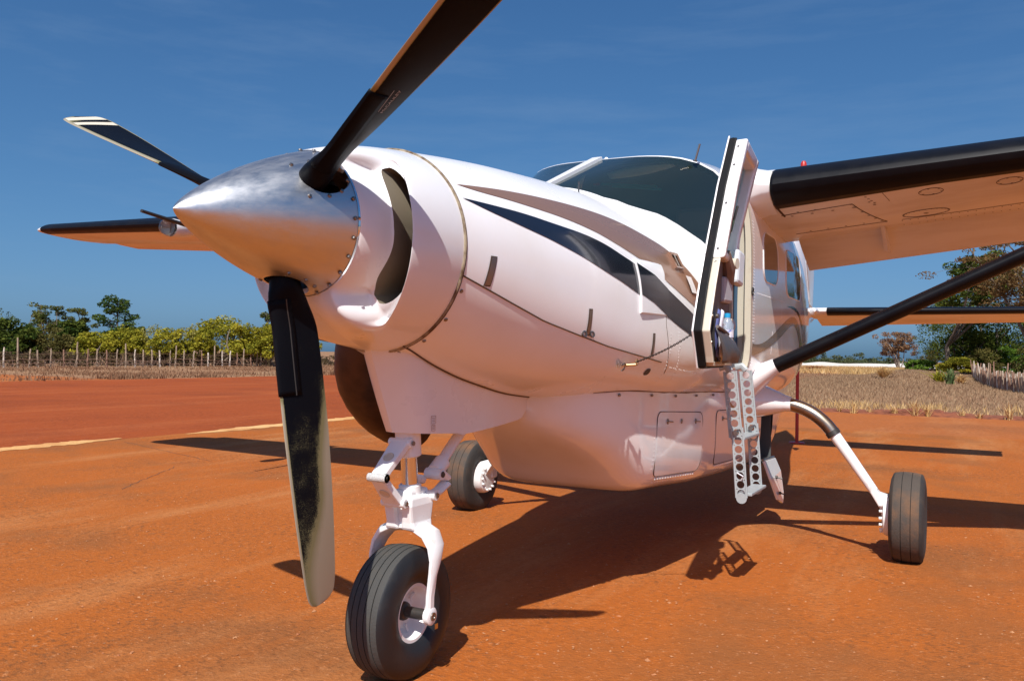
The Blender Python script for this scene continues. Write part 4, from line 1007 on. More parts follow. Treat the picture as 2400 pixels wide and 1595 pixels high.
# ------------------------------------------------------------------ nose gear
ng=part_empty('nose_gear',air)
NX=-.072
def leg():
    top=Vector((-.095,0,1.10)); ax=Vector((-.10,0,-1)).normalized()
    pt=lambda s: top+ax*s
    MB().tube([pt(0),pt(.08),pt(.155),pt(.16)],[.056,.056,.056,.048],20).obj('strut_housing',gearw,ng)
    MB().tube([pt(.15),pt(.33)],.036,20).obj('oleo_piston',chrome,ng)
    MB().tube([pt(.282),pt(.288),pt(.34),pt(.345)],[.044,.050,.050,.046],20).obj('strut_collar',gearw,ng)
    # torque links
    def link(a,b,w0,w1,name):
        mb=MB(); a=Vector(a);b=Vector(b); d=(b-a).normalized(); n=Vector((0,1,0)).cross(d).normalized()
        th=.016
        v=[]
        for (p,w) in ((a,w0),(b,w1)):
            for sy in (-1,1):
                for sn in (-1,1): v.append(p+Vector((0,sy*w,0))+n*sn*th)
        mb.add(v,[(0,1,3,2),(4,6,7,5),(0,4,5,1),(2,3,7,6),(0,2,6,4),(1,5,7,3)])
        mb.obj(name,gearw,ng,smooth=False,bevel=.006)
        m=(a+b)/2; 
        mb=MB(); q=m-n*(th+.0012) if n.x<0 else m+n*(th+.0012); nn=-n if n.x<0 else n
        mb.lathe([(0.0,.0),(0.0,.019),(.002,.021),(.002,.024),(0,.025)],q,nn,18); mb.obj('lightening_hole',cream,ng)
        for p,w in ((a,w0),(b,w1)):
            MB().tube([p+Vector((0,-w-.012,0)),p+Vector((0,w+.012,0))],.019,14).obj('link_pivot',gearw,ng)
            MB().tube([p+Vector((0,w+.010,0)),p+Vector((0,w+.020,0))],.010,8).obj('pivot_bolt',bolt_m,ng)
    link((-.055,0,1.005),(.105,0,.872),.046,.034,'upper_torque_link'); link((.105,0,.872),(-.012,0,.752),.034,.048,'lower_torque_link')
    # steering and drag linkage behind the strut
    MB().tube([(-.60,0,1.06),(-.44,.01,.955),(-.30,.03,.872)],[.026,.026,.026],12).obj('drag_brace',gearw,ng)
    MB().tube([(-.335,.03,.895),(-.275,.03,.855)],.038,14).obj('brace_end',gearw,ng)
    MB().tube([(-.27,-.01,.848),(-.27,.075,.848)],.026,14).obj('brace_eye',gearw,ng)
    MB().tube([(-.27,.074,.848),(-.27,.080,.848)],.014,10).obj('eye_bore',darkm,ng)
    MB().tube([(-.275,.055,.86),(-.325,.055,.825),(-.325,.055,.80),(-.26,.055,.772),(-.20,.055,.765)],[.016,.02,.02,.018,.016],8,sx=1.6).obj('steering_link',gearw,ng)
    MB().tube([(-.20,.04,.765),(-.20,.092,.765)],.022,12).obj('link_pivot',gearw,ng)
    MB().tube([(-.20,.09,.765),(-.20,.098,.765)],.012,8).obj('pivot_bolt',bolt_m,ng)
    MB().tube([(-.13,.0,.845),(-.25,-.02,.82)],.02,8).obj('damper_arm',gearw,ng)
leg()
def fork():
    mb=MB()
    # crown block as ribbed lofts
    for sy in (-1,1):
        ring=lambda x0,x1,y0,y1,z:[Vector((x0,y0*sy,z)),Vector((x1,y0*sy,z)),Vector((x1,y1*sy,z)),Vector((x0,y1*sy,z))]
        mb.loft([ring(-.040,-.205,.030,.066,.775),ring(-.030,-.21,.022,.072,.735),ring(-.045,-.20,.012,.070,.665),ring(-.05,-.19,.005,.080,.63)])
    mb.loft([[Vector((x,y,z)) for x,y in ((-.065,-.045),(-.205,-.045),(-.205,.045),(-.065,.045))] for z in (.80,.635)])
    mb.obj('fork_crown',gearw,ng,smooth=False,bevel=.012)
    # arch and legs: one profile swept
    path=[(-.150,.272),(-.151,.36),(-.158,.45),(-.159,.51),(-.147,.565),(-.115,.612),(-.06,.638),(0,.645),(.06,.638),(.115,.612),(.147,.565),(.159,.51),(.158,.45),(.151,.36),(.150,.272)]
    xc=lambda z: -.072-.05*sst(.40,.62,z)
    rings=[]
    for i,(y,z) in enumerate(path):
        a=path[max(0,i-1)];b=path[min(len(path)-1,i+1)]; d=Vector((0,b[0]-a[0],b[1]-a[1])).normalized(); n=Vector((0,-d.z,d.y)) ; n=n if n.z*1+0>=0 or abs(n.z)<1e-6 else n
        c=Vector((xc(z),y,z)); h=.025+.038*sst(.42,.62,z); t=.013+.010*sst(.5,.62,z)
        q=[]
        for (sx,sn) in ((1,.4),(1,-.4),(.5,-1),(-.5,-1),(-1,-.4),(-1,.4),(-.5,1),(.5,1)): q.append(c+Vector((sx*h,0,0))+n*(sn*t))
        rings.append(q)
    MB().loft(rings).obj('fork',gearw,ng,sharp=30,bevel=.003)
    for sy in (-1,1):
        mb=MB(); mb.lathe([(-.016,0),(-.016,.034),(-.012,.038),(.010,.038),(.014,.032),(.014,0)],(NX,.152*sy,.28),(0,sy,0),20); mb.obj('axle_lug',gearw,ng)
        MB().lathe([(0,.0),(0,.018),(.006,.018),(.006,.010),(.002,.009),(.002,0)],(NX,.166*sy,.28),(0,sy,0),12).obj('axle_nut',bolt_m,ng)
fork()
def wheel(par,c,rad,wid,rimr,grooves,outer=1,tread_mat=tread,rub=rubber,dirty=False):
    c=Vector(c); h=wid/2
    prof=[(h*.62,rimr),(h*.80,rimr+.012),(h*.97,rimr+(rad-rimr)*.34),(h*1.0,rimr+(rad-rimr)*.52),(h*.95,rimr+(rad-rimr)*.72),(h*.84,rad*.945)]
    full=prof[::1]+[( h*.74,rad*.972)]
    mb=MB(); 
    # sidewalls
    for s in (1,-1): mb.lathe([(s*a,r) for a,r in full],c,(0,1,0),72)
    mb.obj('tyre',rub,par)
    # tread with recessed grooves
    pr=[]; n=40; gs=grooves
    for i in range(n+1):
        y=h*.74*(1-2*i/n); r=rad*(1-.034*abs(y/(h*.74))**2.2); pr.append((y,r))
    out=[]
    edges=[h*.74]+[v for g in gs for v in (g+.0022,g-.0022)]+[-h*.74]
    for k in range(0,len(edges),2):
        a,b=edges[k],edges[k+1]; mb=MB(); pp=[]
        for i in range(7):
            y=a+(b-a)*i/6; pp.append((y,rad*(1-.034*abs(y/(h*.74))**2.2)))
        mb.lathe([(a,rad*.955)]+pp+[(b,rad*.955)],c,(0,1,0),72); mb.obj('tread_rib',tread_mat,par)
    for g in gs: MB().lathe([(g+.004,rad*.972),(g-.004,rad*.972)],c,(0,1,0),72).obj('tread_groove',groove,par)
NT=mat('nose_tread',(.048,.047,.043),.8,bump=(90,.2),noise=(4,(.085,.070,.050),.5,.8)); NR=mat('nose_rubber',(.011,.012,.014),.5,bump=(60,.08),noise=(5,(.035,.03,.027),.5,.8))
wheel(ng,(NX,0,.28),.281,.205,.118,[.048,.016,-.016,-.048],tread_mat=NT,rub=NR)
for s in (1,-1):
    mb=MB(); mb.lathe([(.066,.132),(.074,.130),(.074,.112),(.055,.104),(.020,.094),(.006,.075),(.010,.048),(.014,.034)],(NX,0,.28),(0,s,0),48); mb.obj('rim',gearw,ng)
    MB().lathe([(.008,.0),(.008,.040),(.022,.040),(.030,.036),(.034,.024),(.135,.024),(.135,.0)],(NX,0,.28),(0,s,0),24).obj('wheel_hub',darkm,ng)
    for k in range(6):
        a=2*math.pi*k/6+.3; p=Vector((NX+.062*math.cos(a),.016*s,.28+.062*math.sin(a))); q=Vector((NX+.092*math.cos(a),.024*s,.28+.092*math.sin(a))); MB().tube([p,q],.006,6).obj('rim_rib',gearw,ng)
MB().box((NX-.02,.172,.235),(.022,.003,.022)).obj('axle_tag',brass,ng,smooth=False)
# ------------------------------------------------------------------ main gear
def maingear(sd):
    mg=part_empty('main_gear',air); Y=lambda p: Vector((p[0],p[1]*sd,p[2])); X=-3.645
    # white root fairing
    rings=[]
    for y,z,ry,rz in ((.52,1.10,.40,.17),(.64,1.09,.36,.155),(.72,1.08,.29,.14),(.80,1.075,.19,.115),(.88,1.068,.11,.085),(.94,1.062,.072,.062),(.985,1.056,.055,.054)):
        rings.append([Y((X+ry*math.cos(w),y,z+rz*math.sin(w))) for w in [2*math.pi*i/24 for i in range(24)]])
    MB().loft(rings).obj('gear_fairing',white2,mg)
    P=smooth2([(.95,1.060),(1.06,1.035),(1.16,.985),(1.24,.915),(1.285,.855)],2)
    MB().tube([Y((X,a,b)) for a,b in P],[.049]*len(P),16).obj('gear_spring',steel,mg)
    MB().tube([Y((X,1.272,.872)),Y((X,1.293,.843))],.052,16).obj('spring_cuff',darkm,mg)
    MB().tube([Y((X,1.285,.855)),Y((X,1.40,.693)),Y((X,1.56,.463))],[.042,.038,.033],16).obj('gear_leg',gearw,mg)
    mb=MB(); rings=[]
    for y,z,w,h in ((1.54,.485,.035,.035),(1.60,.405,.05,.05),(1.655,.355,.05,.085),(1.69,.31,.05,.10)): rings.append([Y((X+w*a,y,z+h*b)) for a,b in ((1,1),(-1,1),(-1,-1),(1,-1))])
    mb.loft(rings); mb.obj('axle_fitting',gearw,mg,smooth=False,bevel=.008)
    mb=MB(); mb.box(Y((X-.09,1.63,.345)),(.09,.05,.12)); mb.obj('brake_caliper',gearw,mg,smooth=False,bevel=.008)
    mb=MB(); mb.lathe([(-.03,.0),(-.03,.105),(-.022,.128),(.0,.138),(.045,.142),(.045,.0)],Y((X,1.655,.29)),(0,sd,0),40); mb.obj('brake_disc',gearw,mg)
    for k in range(14):
        a=2*math.pi*k/14; p=Y((X+.108*math.cos(a),1.626,.29+.108*math.sin(a))); MB().tube([p,p-Vector((0,.020*sd,0))],.010,7).obj('disc_bolt',gearw,mg)
    wheel(mg,(X,1.785*sd,.298),.315,.225,.135,[.030,-.030])
    for s in (1,-1):
        MB().lathe([(.062,.150),(.070,.145),(.070,.128),(.04,.118),(.012,.10),(.012,.04),(.05,.035),(.05,0)],(X,1.785*sd,.298),(0,s*sd,0),40).obj('rim',gearw,mg)
maingear(1);maingear(-1)
# ------------------------------------------------------------------ wings
def yt(x,t): return 5*t*(.2969*math.sqrt(x)-.126*x-.3516*x*x+.2843*x**3-.1036*x**4)
def camb(x): return .019*(1-((x-.17)/.17)**2) if x<.17 else .019*(1-((x-.17)/.83)**1.3)
def wing_sec(y):
    """-> LE point (x,z), chord, incidence, thickness"""
    q=(y-.8)/7.14; return (-3.324+.0327*(7.94-y), 2.884-.0498*(7.94-y)), 2.0-.78*max(0,q)*1.0, R(5.0-3.0*max(0,q)), .172-.05*max(0,q)
def wpt(y,xc,up,sd,off=0,dth=1,shrink=1,flapdeg=0):
    (x0,z0),c,a,t=wing_sec(min(y,7.94)); c2=c*shrink
    h=(yt(xc,t)*c2*dth+off); cz=camb(xc)*c2*dth
    zz=cz+h if up else cz-h; xx=xc*c2+(c-c2)*.35 - (off if xc<.004 else 0)
    X=x0-xx*math.cos(a)+zz*math.sin(a)*-1*-1*0 - zz*math.sin(a)*.0; Z=z0-xx*math.sin(a)+zz*math.cos(a)+.055+.0155*min(y,7.94)*sd   # the airplane stands a little right wing low
    return Vector((X,y*sd,Z))
XU=[.0,.004,.012,.03,.06,.10,.16,.24,.34,.45,.58,.70,.82]
XL=[.004,.012,.03,.06,.10,.16,.24,.34,.45,.58,.70]
def wing(sd):
    w=part_empty('wing',air)
    ys=[.66,.90,1.6,2.4,3.3,4.4,5.5,6.6,7.4,7.75]
    rows=[]
    for y in ys: rows.append([wpt(y,x,True,sd) for x in XU[::-1]]+[wpt(y,x,False,sd) for x in XL])
    for y,sh,dt in ((7.86,.93,.8),(7.93,.80,.5),(7.955,.66,.22)): rows.append([wpt(y,x,True,sd,0,dt,sh) for x in XU[::-1]]+[wpt(y,x,False,sd,0,dt,sh) for x in XL])
    mb=MB(); mb.grid(rows,True); mb.add(rows[-1],[tuple(range(len(rows[-1])))]); mb.obj('wing_skin',dirtyw,w,sharp=50)
    # black leading edge boot
    g=[]; lp=[(.16,1),(.12,1),(.09,1),(.06,1),(.04,1),(.025,1),(.012,1),(.004,1),(0,1),(.004,0),(.012,0),(.03,0),(.055,0),(.085,0),(.105,0)]
    lp=[(.11,1),(.08,1),(.055,1),(.035,1),(.02,1),(.010,1),(.004,1),(0,1),(.004,0),(.012,0),(.03,0),(.055,0),(.080,0)]
    for y in [.92,.94,1.3,2,3,4,5,6,7,7.5,7.74]:
        kb=1+.45*max(0,(2.2-y)/1.3); g.append([wpt(y,x if u else x*kb,bool(u),sd,.004)+Vector((.005 if x<.02 else 0,0,0)) for x,u in lp])
    MB().grid(g).obj('leading_edge_boot',boot,w,solid=.004)
    # white fairing where wing meets cabin
    fr=[]
    lpf=[(.55,1),(.34,1),(.2,1),(.11,1),(.055,1),(.02,1),(.004,1),(0,1),(.004,0),(.012,0),(.03,0),(.055,0),(.1,0),(.16,0)]
    for k,(y,o,dx,dz) in enumerate(((.915,.006,.004,0),(.86,.008,.012,0),(.80,.02,.03,.005),(.74,.05,.05,.01),(.62,.07,.03,.0))):
        fr.append([wpt(y,x,bool(u),sd,o)+Vector((dx if x<.06 else 0,0,(dz if u else -dz))) for x,u in lpf])
    MB().grid(fr).obj('root_fairing',white,w)
    # flap, drooped, and aileron
    def tail(y0,y1,deg,name,n=6):
        rows=[]
        for i in range(n+1):
            y=y0+(y1-y0)*i/n; (x0,z0),c,a,t=wing_sec(y); hl=wpt(y,.70,False,sd,-.004); r=[]
            pts=[(.705,.055),(.76,.058),(.82,.05),(.90,.03),(.97,.010),(1.0,.002),(1.0,-.002),(.9,-.004),(.8,-.006),(.70,-.004)]
            for xc,th in pts:
                d=(xc-.70)*c; aa=a+R(deg); v=Vector((-d*math.cos(aa),0,-d*math.sin(aa)))+Vector((-math.sin(aa),0,math.cos(aa)))*(th*c*1.0)
                r.append(hl+v+Vector((-.012,0,.010)))
            rows.append(r)
        mb=MB(); mb.loft(rows); return mb.obj(name,dirtyw,w,sharp=30)
    tail(.88,5.3,15.5,'flap'); tail(5.34,7.6,3,'aileron')
    # flap track fairing brackets
    for y in (1.55,3.1,4.7):
        a=wpt(y,.60,False,sd); b=wpt(y,.72,False,sd); (x0,z0),c,an,t=wing_sec(y)
        e=b+Vector((-.40*math.cos(an+R(14)),0,-.40*math.sin(an+R(14))-.02))
        mb=MB(); t2=Vector((0,.014,0))
        q=[a,b+Vector((0,0,-.09)),b+Vector((-.16,0,-.155)),e,b+Vector((-.05,0,.0))]
        mb.add([p+t2 for p in q]+[p-t2 for p in q],[(0,1,2,3,4),(9,8,7,6,5)]+[(i,(i+1)%5,(i+1)%5+5,i+5) for i in range(5)])
        mb.obj('flap_bracket',dirtyw,w,smooth=False)
    # access panels and seams on the underside
    def ul(a,b,name='panel_seam',r=.0028,n=10):
        MB().tube([wpt(a[0]+(b[0]-a[0])*i/n,a[1]+(b[1]-a[1])*i/n,False,sd,.001) for i in range(n+1)],r,5).obj(name,gap,w)
    if sd==1:
        ul((.93,.19),(1.42,.17)); ul((1.42,.17),(1.60,.50)); ul((.93,.50),(1.60,.50),r=.002); ul((1.62,.09),(1.66,.19),r=.0015)
        ul((1.7,.505),(5.2,.505),r=.0016); ul((2.6,.10),(2.6,.69),r=.0015); ul((3.6,.10),(3.6,.69),r=.0015)
        ul((.92,.075),(.95,.20),'root_gap',.008)
        def ringp(y,xc,ry,rx,name,m):
            P=[wpt(y+ry*math.cos(t),xc+rx*math.sin(t),False,sd,.001) for t in [2*math.pi*i/28 for i in range(29)]]
            MB().tube(P,.0022,4).obj(name,m,w)
        for y in (1.92,2.38,2.9,3.5): ringp(y,.155,.075,.032,'access_cover',gap)
        ringp(1.87,.43,.155,.062,'fuel_cover',gap)
        s=MB()
        def scw(y,xc,r=.0075):
            p=wpt(y,xc,False,sd,.0); s.lathe([(.0035,0),(.0025,r),(0,r*1.2)],p,(0,0,-1),7)
        for i in range(24):
            t=2*math.pi*i/24; scw(1.87+.150*math.cos(t),.43+.058*math.sin(t),.0055)
        for y in (1.92,2.38,2.9):
            for i in range(6): t=2*math.pi*i/6+.3; scw(y+.066*math.cos(t),.155+.026*math.sin(t),.006)
        for i in range(5): scw(1.02+.11*i,.095); scw(1.05+.12*i,.175); scw(1.05+.13*i,.47); scw(1.0+.14*i,.21,.009)
        for i in range(5): scw(1.50+.016*i,.10+.022*i); scw(1.43+.034*i,.21+.065*i,.009)
        scw(1.87,.44,.016)
        for i in range(60): scw(1.7+i*.055,.535,.004); scw(1.7+i*.055,.645,.004)
        s.obj('wing_screws',bolt_m,w,kind='stuff')
        e=wpt(1.02,.13,True,sd); 
    else:
        # landing light pod and pitot tube on the far wing
        c=Vector((-2.95,-4.98,2.62))
        mb=MB(); mb.lathe([(-.35,.02),(-.22,.06),(-.09,.090),(0,.095),(.015,.092)],c,(1,0,0),24); mb.obj('light_pod',white,w)
        mb=MB(); mb.lathe([(.012,.092),(.06,.086),(.11,.066),(.135,.035),(.14,.001)],c,(1,0,0),24); mb.obj('light_lens',clear,w)
        mb=MB(); mb.lathe([(.0,.0),(.0,.05),(.03,.07)],c,(1,0,0),20); mb.obj('light_reflector',bolt_m,w)
        MB().tube([(-3.2,-4.62,2.57),(-2.80,-4.50,2.575),(-2.15,-4.42,2.63)],[.03,.022,.016],8).obj('pitot_tube',darkm,w)
    return w
wing(1);wing(-1)
# ------------------------------------------------------------------ wing struts
def strut(sd):
    st=part_empty('wing_strut',air); Y=lambda p: Vector((p[0],p[1]*sd,p[2]))
    A=Vector((-3.42,.86,1.315));B=Vector((-3.59,3.72,2.715)) if sd>0 else Vector((-3.58,3.42,2.565)); d=(B-A).normalized(); ch=Vector((1,0,.05)); ch=(ch-d*ch.dot(d)).normalized(); n=ch.cross(d).normalized()
    def sec(p,c,t):
        pts=[]
        for i in range(20):
            w=2*math.pi*i/20; x=.5*math.cos(w); th=math.sin(w)*t*.5*(1 if math.cos(w)>0 else (1-.55*abs(math.cos(w))**1.5)); pts.append(Y(p+ch*(x*c)+n*th))
        return pts
    mb=MB(); mb.loft([sec(A+d*.06,.205,.105),sec(A+d*1.4,.205,.105),sec(B,.205,.105)]); mb.obj('strut_tube',boot,st)
    rings=[]
    for s,c,t in ((-.30,.62,.40),(-.20,.48,.30),(-.12,.36,.22),(-.03,.27,.155),(.065,.215,.116)): rings.append(sec(A+d*s+Vector((0,0,-.015 if s<0 else 0)),c,t))
    MB().loft(rings).obj('strut_fairing',white2,st)
    rings=[sec(B+d*s,c,t) for s,c,t in ((-.10,.21,.11),(.0,.27,.16),(.10,.42,.26))]; MB().loft(rings).obj('upper_fairing',white2,st)
strut(1);strut(-1)
# ------------------------------------------------------------------ tail
def tailplane(sd):
    t=part_empty('tailplane',air)
    def sec(y,off=0,cmax=1,hs=1):
        q=(y-.2)/2.92; c=1.28-.35*q; le=(-9.78-.20*q,2.095); pts=[]
        return c,le
    def pt(y,xc,up,off=0):
        c,le=sec(y); a=R(2.5); h=yt(xc,.11)*c+off; 
        x=xc*c; dz=0
        if xc>.62: dz=-(xc-.62)*c*math.tan(R(13))
        return Vector((le[0]-x-(-off if xc<.005 else 0),y*sd,le[1]-x*math.sin(a)+(h if up else -h)+dz))
    xs=[1,.85,.72,.62,.45,.3,.18,.09,.04,.012,.003,0]
    rows=[[pt(y,x,1) for x in xs]+[pt(y,x,0) for x in xs[::-1][1:]] for y in (.12,.5,1.2,2,2.9,3.05,3.12)]
    mb=MB(); mb.loft(rows); mb.obj('tailplane_skin',dirtyw,t,sharp=40)
    lp=[(.10,1),(.06,1),(.03,1),(.012,1),(.003,1),(0,1),(.003,0),(.012,0),(.03,0),(.06,0),(.10,0)]
    MB().grid([[pt(y,x,u,.004) for x,u in lp] for y in (.36,1,2,2.9,3.05)]).obj('tailplane_boot',boot,t,solid=.004)
    if sd==1:
        MB().tube([(-9.3,.26,2.06),(-9.18,.30,2.055),(-8.95,.33,2.05)],[.055,.05,.012],10).obj('tail_cone_fairing',white,t)
tailplane(1);tailplane(-1)
mb=MB(); rows=[]
for z,xl,xt,t in ((2.2,-8.0,-10.9,.10),(2.7,-8.35,-11.0,.10),(3.4,-9.1,-11.05,.08),(3.98,-9.7,-11.1,.06),(4.05,-9.85,-11.05,.03)):
    rows.append([Vector((xl+(xt-xl)*x,(yt(x,t*1.2)*abs(xt-xl))*s,z)) for x,s in [(c,1) for c in (1,.7,.4,.2,.08,.02,0)]+[(c,-1) for c in (.02,.08,.2,.4,.7)]])
fin=part_empty('fin',air); mb.loft(rows); mb.obj('fin_skin',white,fin)
MB().lathe([(0,.06),(.10,.04),(.20,.035),(.20,.0)],(-9.95,0,4.02),(0,0,1),12).obj('beacon_base',white,fin)
MB().lathe([(0,.045),(.05,.042),(.08,.025),(.085,0)],(-9.95,0,4.22),(0,0,1),12).obj('beacon',redm,fin)
# radio wires from cabin roof to tail
for y in (.35,.1):
    MB().tube([(-5.4,y+.42,2.62),(-9.6,y*.3+.05,2.2)],.008,4).obj('aerial_wire',white,air)
# ------------------------------------------------------------------ cargo pod
pod=part_empty('cargo_pod',air)
T_PW=[(-1.02,.05),(-1.08,.24),(-1.18,.37),(-1.35,.465),(-1.55,.525),(-1.76,.555),(-2.1,.592),(-2.7,.640),(-4.7,.648),(-5.4,.62),(-6.2,.50),(-6.9,.30),(-7.2,.12)]
T_PB=[(-1.02,1.10),(-1.08,1.02),(-1.18,.945),(-1.35,.85),(-1.55,.735),(-1.76,.602),(-1.82,.588),(-2.1,.575),(-2.7,.540),(-4.7,.47),(-5.3,.55),(-5.9,.72),(-6.5,.93),(-7.2,1.22)]
T_PN=[(-1.02,3),(-1.2,4),(-1.5,5.0),(-1.8,6.5),(-2.7,7),(-4.6,5.5),(-5.4,3),(-6.2,2.2)]
def PP(x,a,off=0):
    w=lerp_tab(T_PW,x)+off; zb=lerp_tab(T_PB,x)-off; n=lerp_tab(T_PN,x); zc=1.24; c,s=math.cos(a),math.sin(a)
    h=zc-zb; r=(abs(c/w)**n+abs(s/h)**n)**(-1/n) if zb<zc else .01
    return Vector((x,r*c,zc+r*s))
pa=[R(-180+180*i/72) for i in range(73)]
px=[-1.02,-1.05,-1.08,-1.12,-1.18,-1.26,-1.35,-1.45,-1.55,-1.62,-1.69,-1.76,-1.82,-1.95,-2.1,-2.3,-2.5,-2.68,-2.72,-3,-3.5,-4.0,-4.2]
topup=lambda r:[r[0]+Vector((0,.01,.16))]+r+[r[-1]+Vector((0,-.01,.16))]
rows=[topup([PP(x,a) for a in pa]) for x in px]
px2=[-4.2,-4.3,-4.45,-4.6,-4.68]; px3=[-4.68,-4.8,-5,-5.3,-5.6,-5.9,-6.2,-6.5,-6.9,-7.2]
r2=[topup([PP(x,a) for a in pa]) for x in px2+px3[1:]]
# aft left side opening
def phole(i,j):
    p=r2[i][j]; return i<4 and p.y>0 and .54<(r2[i][j].z+r2[i][min(74,j+1)].z)/2<.95
mb=MB(); mb.grid(rows); mb.grid(r2,False,0,phole); mb.obj('pod_shell',white2,pod,sharp=45)
mb=MB(); mb.box((-4.44,.44,.75),(.5,.02,.46)); mb.box((-4.44,.53,.525),(.5,.2,.02)); mb.box((-4.69,.53,.75),(.02,.2,.46)); mb.box((-4.19,.53,.75),(.02,.2,.46)); mb.obj('pod_interior',liner,pod,smooth=False)
def pside(x,z,off=0):
    lo,hi=-89.9,0
    for _ in range(26):
        m=.5*(lo+hi)
        if PP(x,R(m)).z<z: lo=m
        else: hi=m
    return PP(x,R(.5*(lo+hi)),off)
def poddoor(x0,x1,z0,z1,slope=0,hinge=True):
    e=part_empty('pod_door',pod); u,l=rrect(x0,x1,z0,z1,.055); 
    f=lambda x,z: z+slope*(x-x0)
    n=30;U=resample(u,n);Lo=resample(l,n)
    MB().grid([[pside(a[0]+(b[0]-a[0])*j/6,f(a[0],a[1]+(b[1]-a[1])*j/6),.0025) for a,b in zip(U,Lo)] for j in range(7)]).obj('door_skin',white2,e)
    P=[pside(x,f(x,z),.002) for x,z in u+l[::-1]]; MB().tube(P+P[:1],.0028,5).obj('door_gap',gap,e)
    for t in (.2,.5,.82):
        x=x0+(x1-x0)*t; p=pside(x,f(x,z1-.055),.003); mb=MB(); mb.lathe([(0,.016),(.004,.014),(.005,0)],p,(0,1,0),10)
        if t!=.5: mb.tube([p+Vector((0,.006,0)),p+Vector((-.07,.012,-.008))],.0035,5); mb.tube([p,p+Vector((0,0,-.018))],.006,5)
        mb.obj('turn_latch',bolt_m,e)
    hg=MB(); 
    for i in range(16):
        t=(i+.5)/16; x=x0+(x1-x0)*(.06+.88*t); p=pside(x,f(x,z0-.012),.004); hg.box(p,((x0-x1)*.05,.003,.010))
        q=pside(x,f(x,z0-.04),.001); hg.ball(q,.0025,5,4)
        if i<12: 
            q=pside(x0+.03,f(x0,z0+.05+(z1-z0-.1)*i/11),.001); hg.ball(q,.002,5,4)
    hg.obj('hinge_rivets',white2,e,kind='stuff',smooth=False)
poddoor(-1.80,-2.50,.695,1.075,.05); poddoor(-2.80,-3.62,.665,1.035,.03)
# door of the aft bay hanging open
e=part_empty('pod_door',pod); e['label']='aft pod door hanging open from its lower edge'
mb=MB(); q=[(-4.22,.655,.545),(-4.66,.655,.53),(-4.68,.70,.42),(-4.60,.74,.24),(-4.50,.755,.17),(-4.34,.745,.22),(-4.22,.71,.40)]
mb.add([Vector(p) for p in q]+[Vector(p)+Vector((0,.022,.004)) for p in q],[tuple(range(7))[::-1],tuple(range(7,14))]+[(i,(i+1)%7,(i+1)%7+7,i+7) for i in range(7)]); mb.obj('door_skin',white2,e,smooth=False,bevel=.005)
mb=MB(); mb.tube([(-4.22,.66,.555),(-4.67,.66,.54)],.010,6); mb.obj('door_hinge',bolt_m,e)
for z,y in ((.40,.735),(.27,.765)): 
    mb=MB(); mb.lathe([(-.004,.014),(.012,.012),(.014,0)],(-4.40,y,z),(0,1,.2),8); mb.tube([(-4.40,y+.01,z),(-4.40,y+.05,z-.01)],.006,5); mb.obj('turn_latch',darkm,e)
P=[]
for x in [-1.22-3.3*i/40 for i in range(41)]:
    # seam where pod meets belly: march up pod side until it meets the skin
    zz=1.12; best=None
    for k in range(60):
        z=1.10+.0035*k; p=pside(x,z)
        try: s=onside(x,z).y
        except Exception: s=0
        if s>=p.y: best=p; break
    if best is not None: P.append(best+Vector((0,.003,0)))
if len(P)>4: MB().tube(P,.0045,6).obj('pod_seam',mat('stained_seam',(.16,.085,.05),.8),air)
sc=MB()
for p in P[2::4]: sc.ball(p+Vector((0,.004,-.022)),.009,6,4)
sc.obj('seam_bolts',bolt_m,air,kind='stuff')
# ------------------------------------------------------------------ pilot door swung right forward
dr=part_empty('pilot_door',air); dr['label']='open pilot door swung flat forward showing its inner face'
TF=[(-1.335,-1.235,.950),(-1.40,-1.205,.950),(-1.525,-1.140,.950),(-1.70,-1.205,.953),(-1.97,-1.335,.960),(-2.30,-1.480,.975),(-2.60,-1.635,.995)]
TH=[(-1.335,-2.05,.845),(-1.9,-2.02,.845),(-2.1,-2.08,.855),(-2.60,-2.24,.93)]
def hz(tabl,z):
    for a,b in zip(tabl,tabl[1:]):
        if -a[0]<=z<=-b[0]+1e-9: t=(z+a[0])/(-b[0]+a[0]); return Vector((a[1]+(b[1]-a[1])*t,a[2]+(b[2]-a[2])*t,z))
    return Vector((tabl[-1][1],tabl[-1][2],z)) if z>1.5 else Vector((tabl[0][1],tabl[0][2],z))
DN=Vector((.13,.985,.0)).normalized()
def D(s,z,w):
    a=hz(TH,z);b=hz(TF,z); bow=.012*math.sin(math.pi*min(1,max(0,(z-1.33)/1.27)))
    return a+(b-a)*s+DN*w+Vector((0,0,0))
ZS=[1.337,1.40,1.525,1.62,1.76,1.90,1.97,2.1,2.3,2.48,2.60]
def slab(name,s0,s1,w0,w1,z0,z1,m,bevel=.004,inset=None,smooth=False):
    zs=[z0]+[z for z in ZS if z0+.01<z<z1-.01]+[z1]; rings=[]
    for z in zs:
        a=s0(z) if callable(s0) else s0; b=s1(z) if callable(s1) else s1
        rings.append([D(a,z,w0),D(b,z,w0),D(b,z,w1),D(a,z,w1)])
    return MB().loft(rings).obj(name,m,dr,smooth=smooth,bevel=bevel)
slab('lower_skin',0,1.0,0,.010,1.337,1.92,white2)
